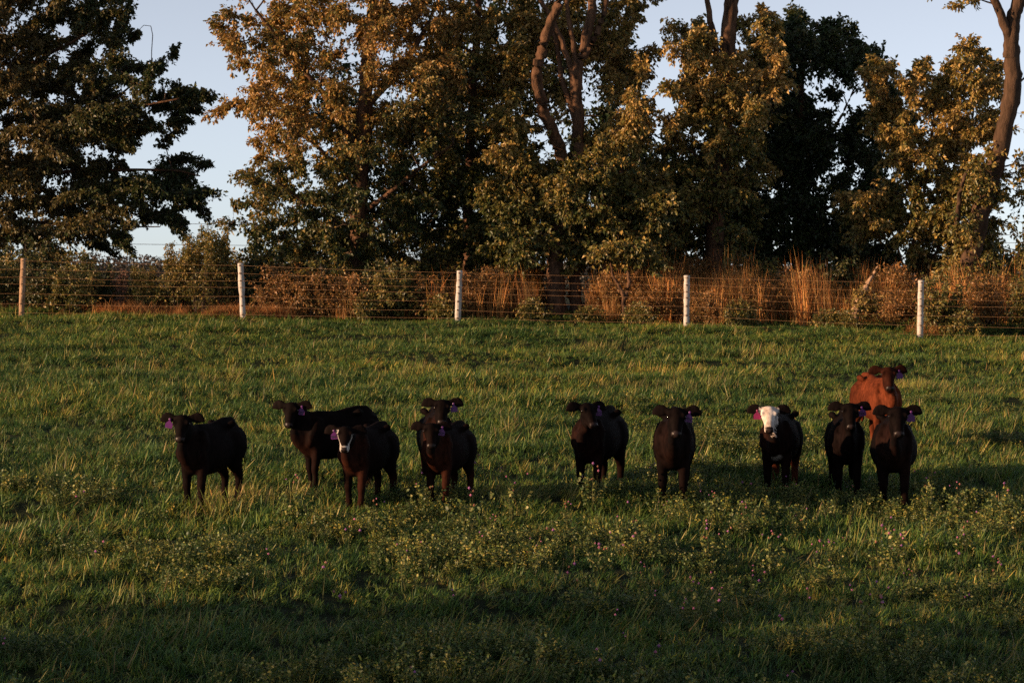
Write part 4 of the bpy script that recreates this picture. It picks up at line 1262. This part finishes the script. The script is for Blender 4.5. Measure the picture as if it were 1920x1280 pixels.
def calf(name, label, uv, phi, head_dir=0.0, pitch=62, poll=(.62, .10, 1.02), legs=(0, 0, 0, 0), paint=None, scale=1.0, tag_side=1, text=None, tagmat='tag', fat=1.0, roll=0.0, group='calves watching from the pasture', tagtilt=0.0):
    """uv: photograph pixel of the ground under the middle of the calf; phi: degrees the body is turned to the picture's left
    from facing the viewer; head_dir: same for the face."""
    p = ground_hit(*uv)
    yaw = math.atan2(-math.cos(R(phi)), -math.sin(R(phi)))
    hyaw = math.atan2(-math.cos(R(head_dir)), -math.sin(R(head_dir))) - yaw
    me, fr = calf_mesh(name, 0, hyaw, R(pitch), poll, legs, paint or paint_black(.5), fat, R(roll))
    o = empty(name, (p.x, p.y, p.z - .015), yaw)
    o.scale = (scale, scale, scale)
    tag(o, label, 'calf', group)
    b = mesh_obj('body', me, None, o)
    for sd in (-1, 1):
        c = fr['H0'] + .10 * fr['a'] - .030 * fr['u'] + sd * .098 * fr['s']
        bm = bmesh.new(); bmesh.ops.create_uvsphere(bm, u_segments=12, v_segments=8, radius=.0175)
        m_ = bpy.data.meshes.new('eye'); bm.to_mesh(m_); bm.free()
        for pl_ in m_.polygons: pl_.use_smooth = True
        m_.transform(Matrix.Translation(Vector(c)))
        mesh_obj('eye', m_, M['eye'], o)
    if tag_side:
        ear_tag(o, fr, tag_side, M[tagmat], text, .88, R(tagtilt if tagtilt else random.uniform(-12, 12)))
    return o

# a face looking at the viewer has its left ear at the picture's right (+1)
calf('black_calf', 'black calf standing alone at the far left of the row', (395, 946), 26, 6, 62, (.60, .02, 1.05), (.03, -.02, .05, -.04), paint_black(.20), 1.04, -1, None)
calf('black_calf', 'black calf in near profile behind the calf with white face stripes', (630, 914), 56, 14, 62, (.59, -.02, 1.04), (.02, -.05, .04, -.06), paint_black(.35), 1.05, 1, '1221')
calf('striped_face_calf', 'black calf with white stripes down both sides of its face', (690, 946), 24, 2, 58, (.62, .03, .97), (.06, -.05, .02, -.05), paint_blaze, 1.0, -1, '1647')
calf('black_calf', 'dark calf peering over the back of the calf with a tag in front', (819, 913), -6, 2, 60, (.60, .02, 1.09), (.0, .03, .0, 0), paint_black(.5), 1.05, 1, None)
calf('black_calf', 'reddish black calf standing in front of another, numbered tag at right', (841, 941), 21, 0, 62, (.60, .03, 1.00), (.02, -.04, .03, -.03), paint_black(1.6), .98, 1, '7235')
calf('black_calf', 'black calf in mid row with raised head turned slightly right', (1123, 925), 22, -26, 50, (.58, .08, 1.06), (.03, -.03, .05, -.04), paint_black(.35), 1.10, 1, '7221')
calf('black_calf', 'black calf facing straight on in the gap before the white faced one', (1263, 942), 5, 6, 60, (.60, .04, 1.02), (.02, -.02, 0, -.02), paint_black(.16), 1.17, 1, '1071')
calf('white_faced_calf', 'black calf with a white face and white brisket patch', (1463, 924), 14, 4, 62, (.60, -.05, 1.04), (.02, -.03, .05, -.02), paint_white_face, 1.11, -1, None, 'tag_sunlit')
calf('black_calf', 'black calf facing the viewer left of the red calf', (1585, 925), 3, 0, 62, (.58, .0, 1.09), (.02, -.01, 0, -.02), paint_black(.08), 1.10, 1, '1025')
calf('red_calf', 'red brown calf with shade painted on its head standing behind the black ones', (1643, 841), -13, -3, 62, (.58, -.07, 1.08), (.02, -.02, .03, -.03), paint_red, 1.12, 1, None, fat=.92)
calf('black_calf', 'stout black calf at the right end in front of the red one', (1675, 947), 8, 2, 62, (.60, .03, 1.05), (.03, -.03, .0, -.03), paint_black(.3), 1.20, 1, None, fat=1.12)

# ------------------------------------------------------------------ pink flowering weeds standing out of the near grass
g = np.random.default_rng(55)
CALF_AT = [(400, 'the leftmost calf'), (690, 'the stripe faced calf'), (840, 'the reddish black calf'), (1125, 'the calf with raised head'), (1262, 'the calf facing straight on'),
           (1464, 'the white faced calf'), (1584, 'the calf beside the red one'), (1676, 'the stout rightmost calf')]
herb = []
for i in range(4):
    v, f, c = leafy_tuft(12, .34, .036, W1 + G2, g, .16, 20)
    hm = fast_mesh('herb_leaves', v, f, False, c); hm.materials.append(M['herb'])
    v, f, c = bloom_tuft(g, 4, .42, [(0.45, 0.15, 0.24), (0.34, 0.13, 0.30), (0.36, 0.16, 0.10)], (.07, .07, .03), .0125)
    fm = fast_mesh('herb_blooms', v, f, False, c); fm.materials.append(M['bloom'])
    herb.append((hm, fm))
for i, (u, v) in enumerate([(960, 985), (1060, 1010), (1110, 960), (1180, 1040), (1250, 985), (1340, 980), (1390, 1010), (1480, 950), (1560, 1060), (1600, 955), (1650, 1080), (1690, 1050), (1740, 960), (1800, 975),
                            (1880, 985), (1810, 1040), (1540, 1110), (1450, 1080), (1200, 1110), (1130, 1080), (1000, 1080), (930, 1030), (880, 1012), (800, 960), (760, 1110), (1710, 1130), (1860, 1120), (1330, 1060), (1400, 1150), (560, 980),
                            (1080, 1160), (1620, 1200), (1300, 1180), (700, 1010), (1230, 920), (1500, 1010)]):
    p = ground_hit(u, v)
    o = empty('flowering_weed', (p.x, p.y, p.z), g.uniform(0, 6.28))
    k = g.uniform(.75, 1.25); o.scale = (k, k, k * g.uniform(.85, 1.15))
    near = min(CALF_AT, key=lambda c_: abs(c_[0] - u))
    low = 'at the feet of' if v < 965 else ('a little below' if v < 1000 else ('below' if v < 1045 else ('well below' if v < 1100 else 'far below')))
    side = '' if abs(near[0] - u) < 25 else (' and right of' if u > near[0] else ' and left of')
    tag(o, '%s pink flowering weed %s%s %s' % ('large' if k > 1.12 else 'big' if k > 1.02 else 'small' if k < .88 else 'bushy', low, side, near[1]), 'weed', 'pink flowering weeds in the near grass')
    hm, fm = herb[i % 4]
    a_ = link(bpy.data.objects.new('foliage', hm), o); a_['kind'] = 'stuff'
    b_ = link(bpy.data.objects.new('flowers', fm), o); b_['kind'] = 'stuff'
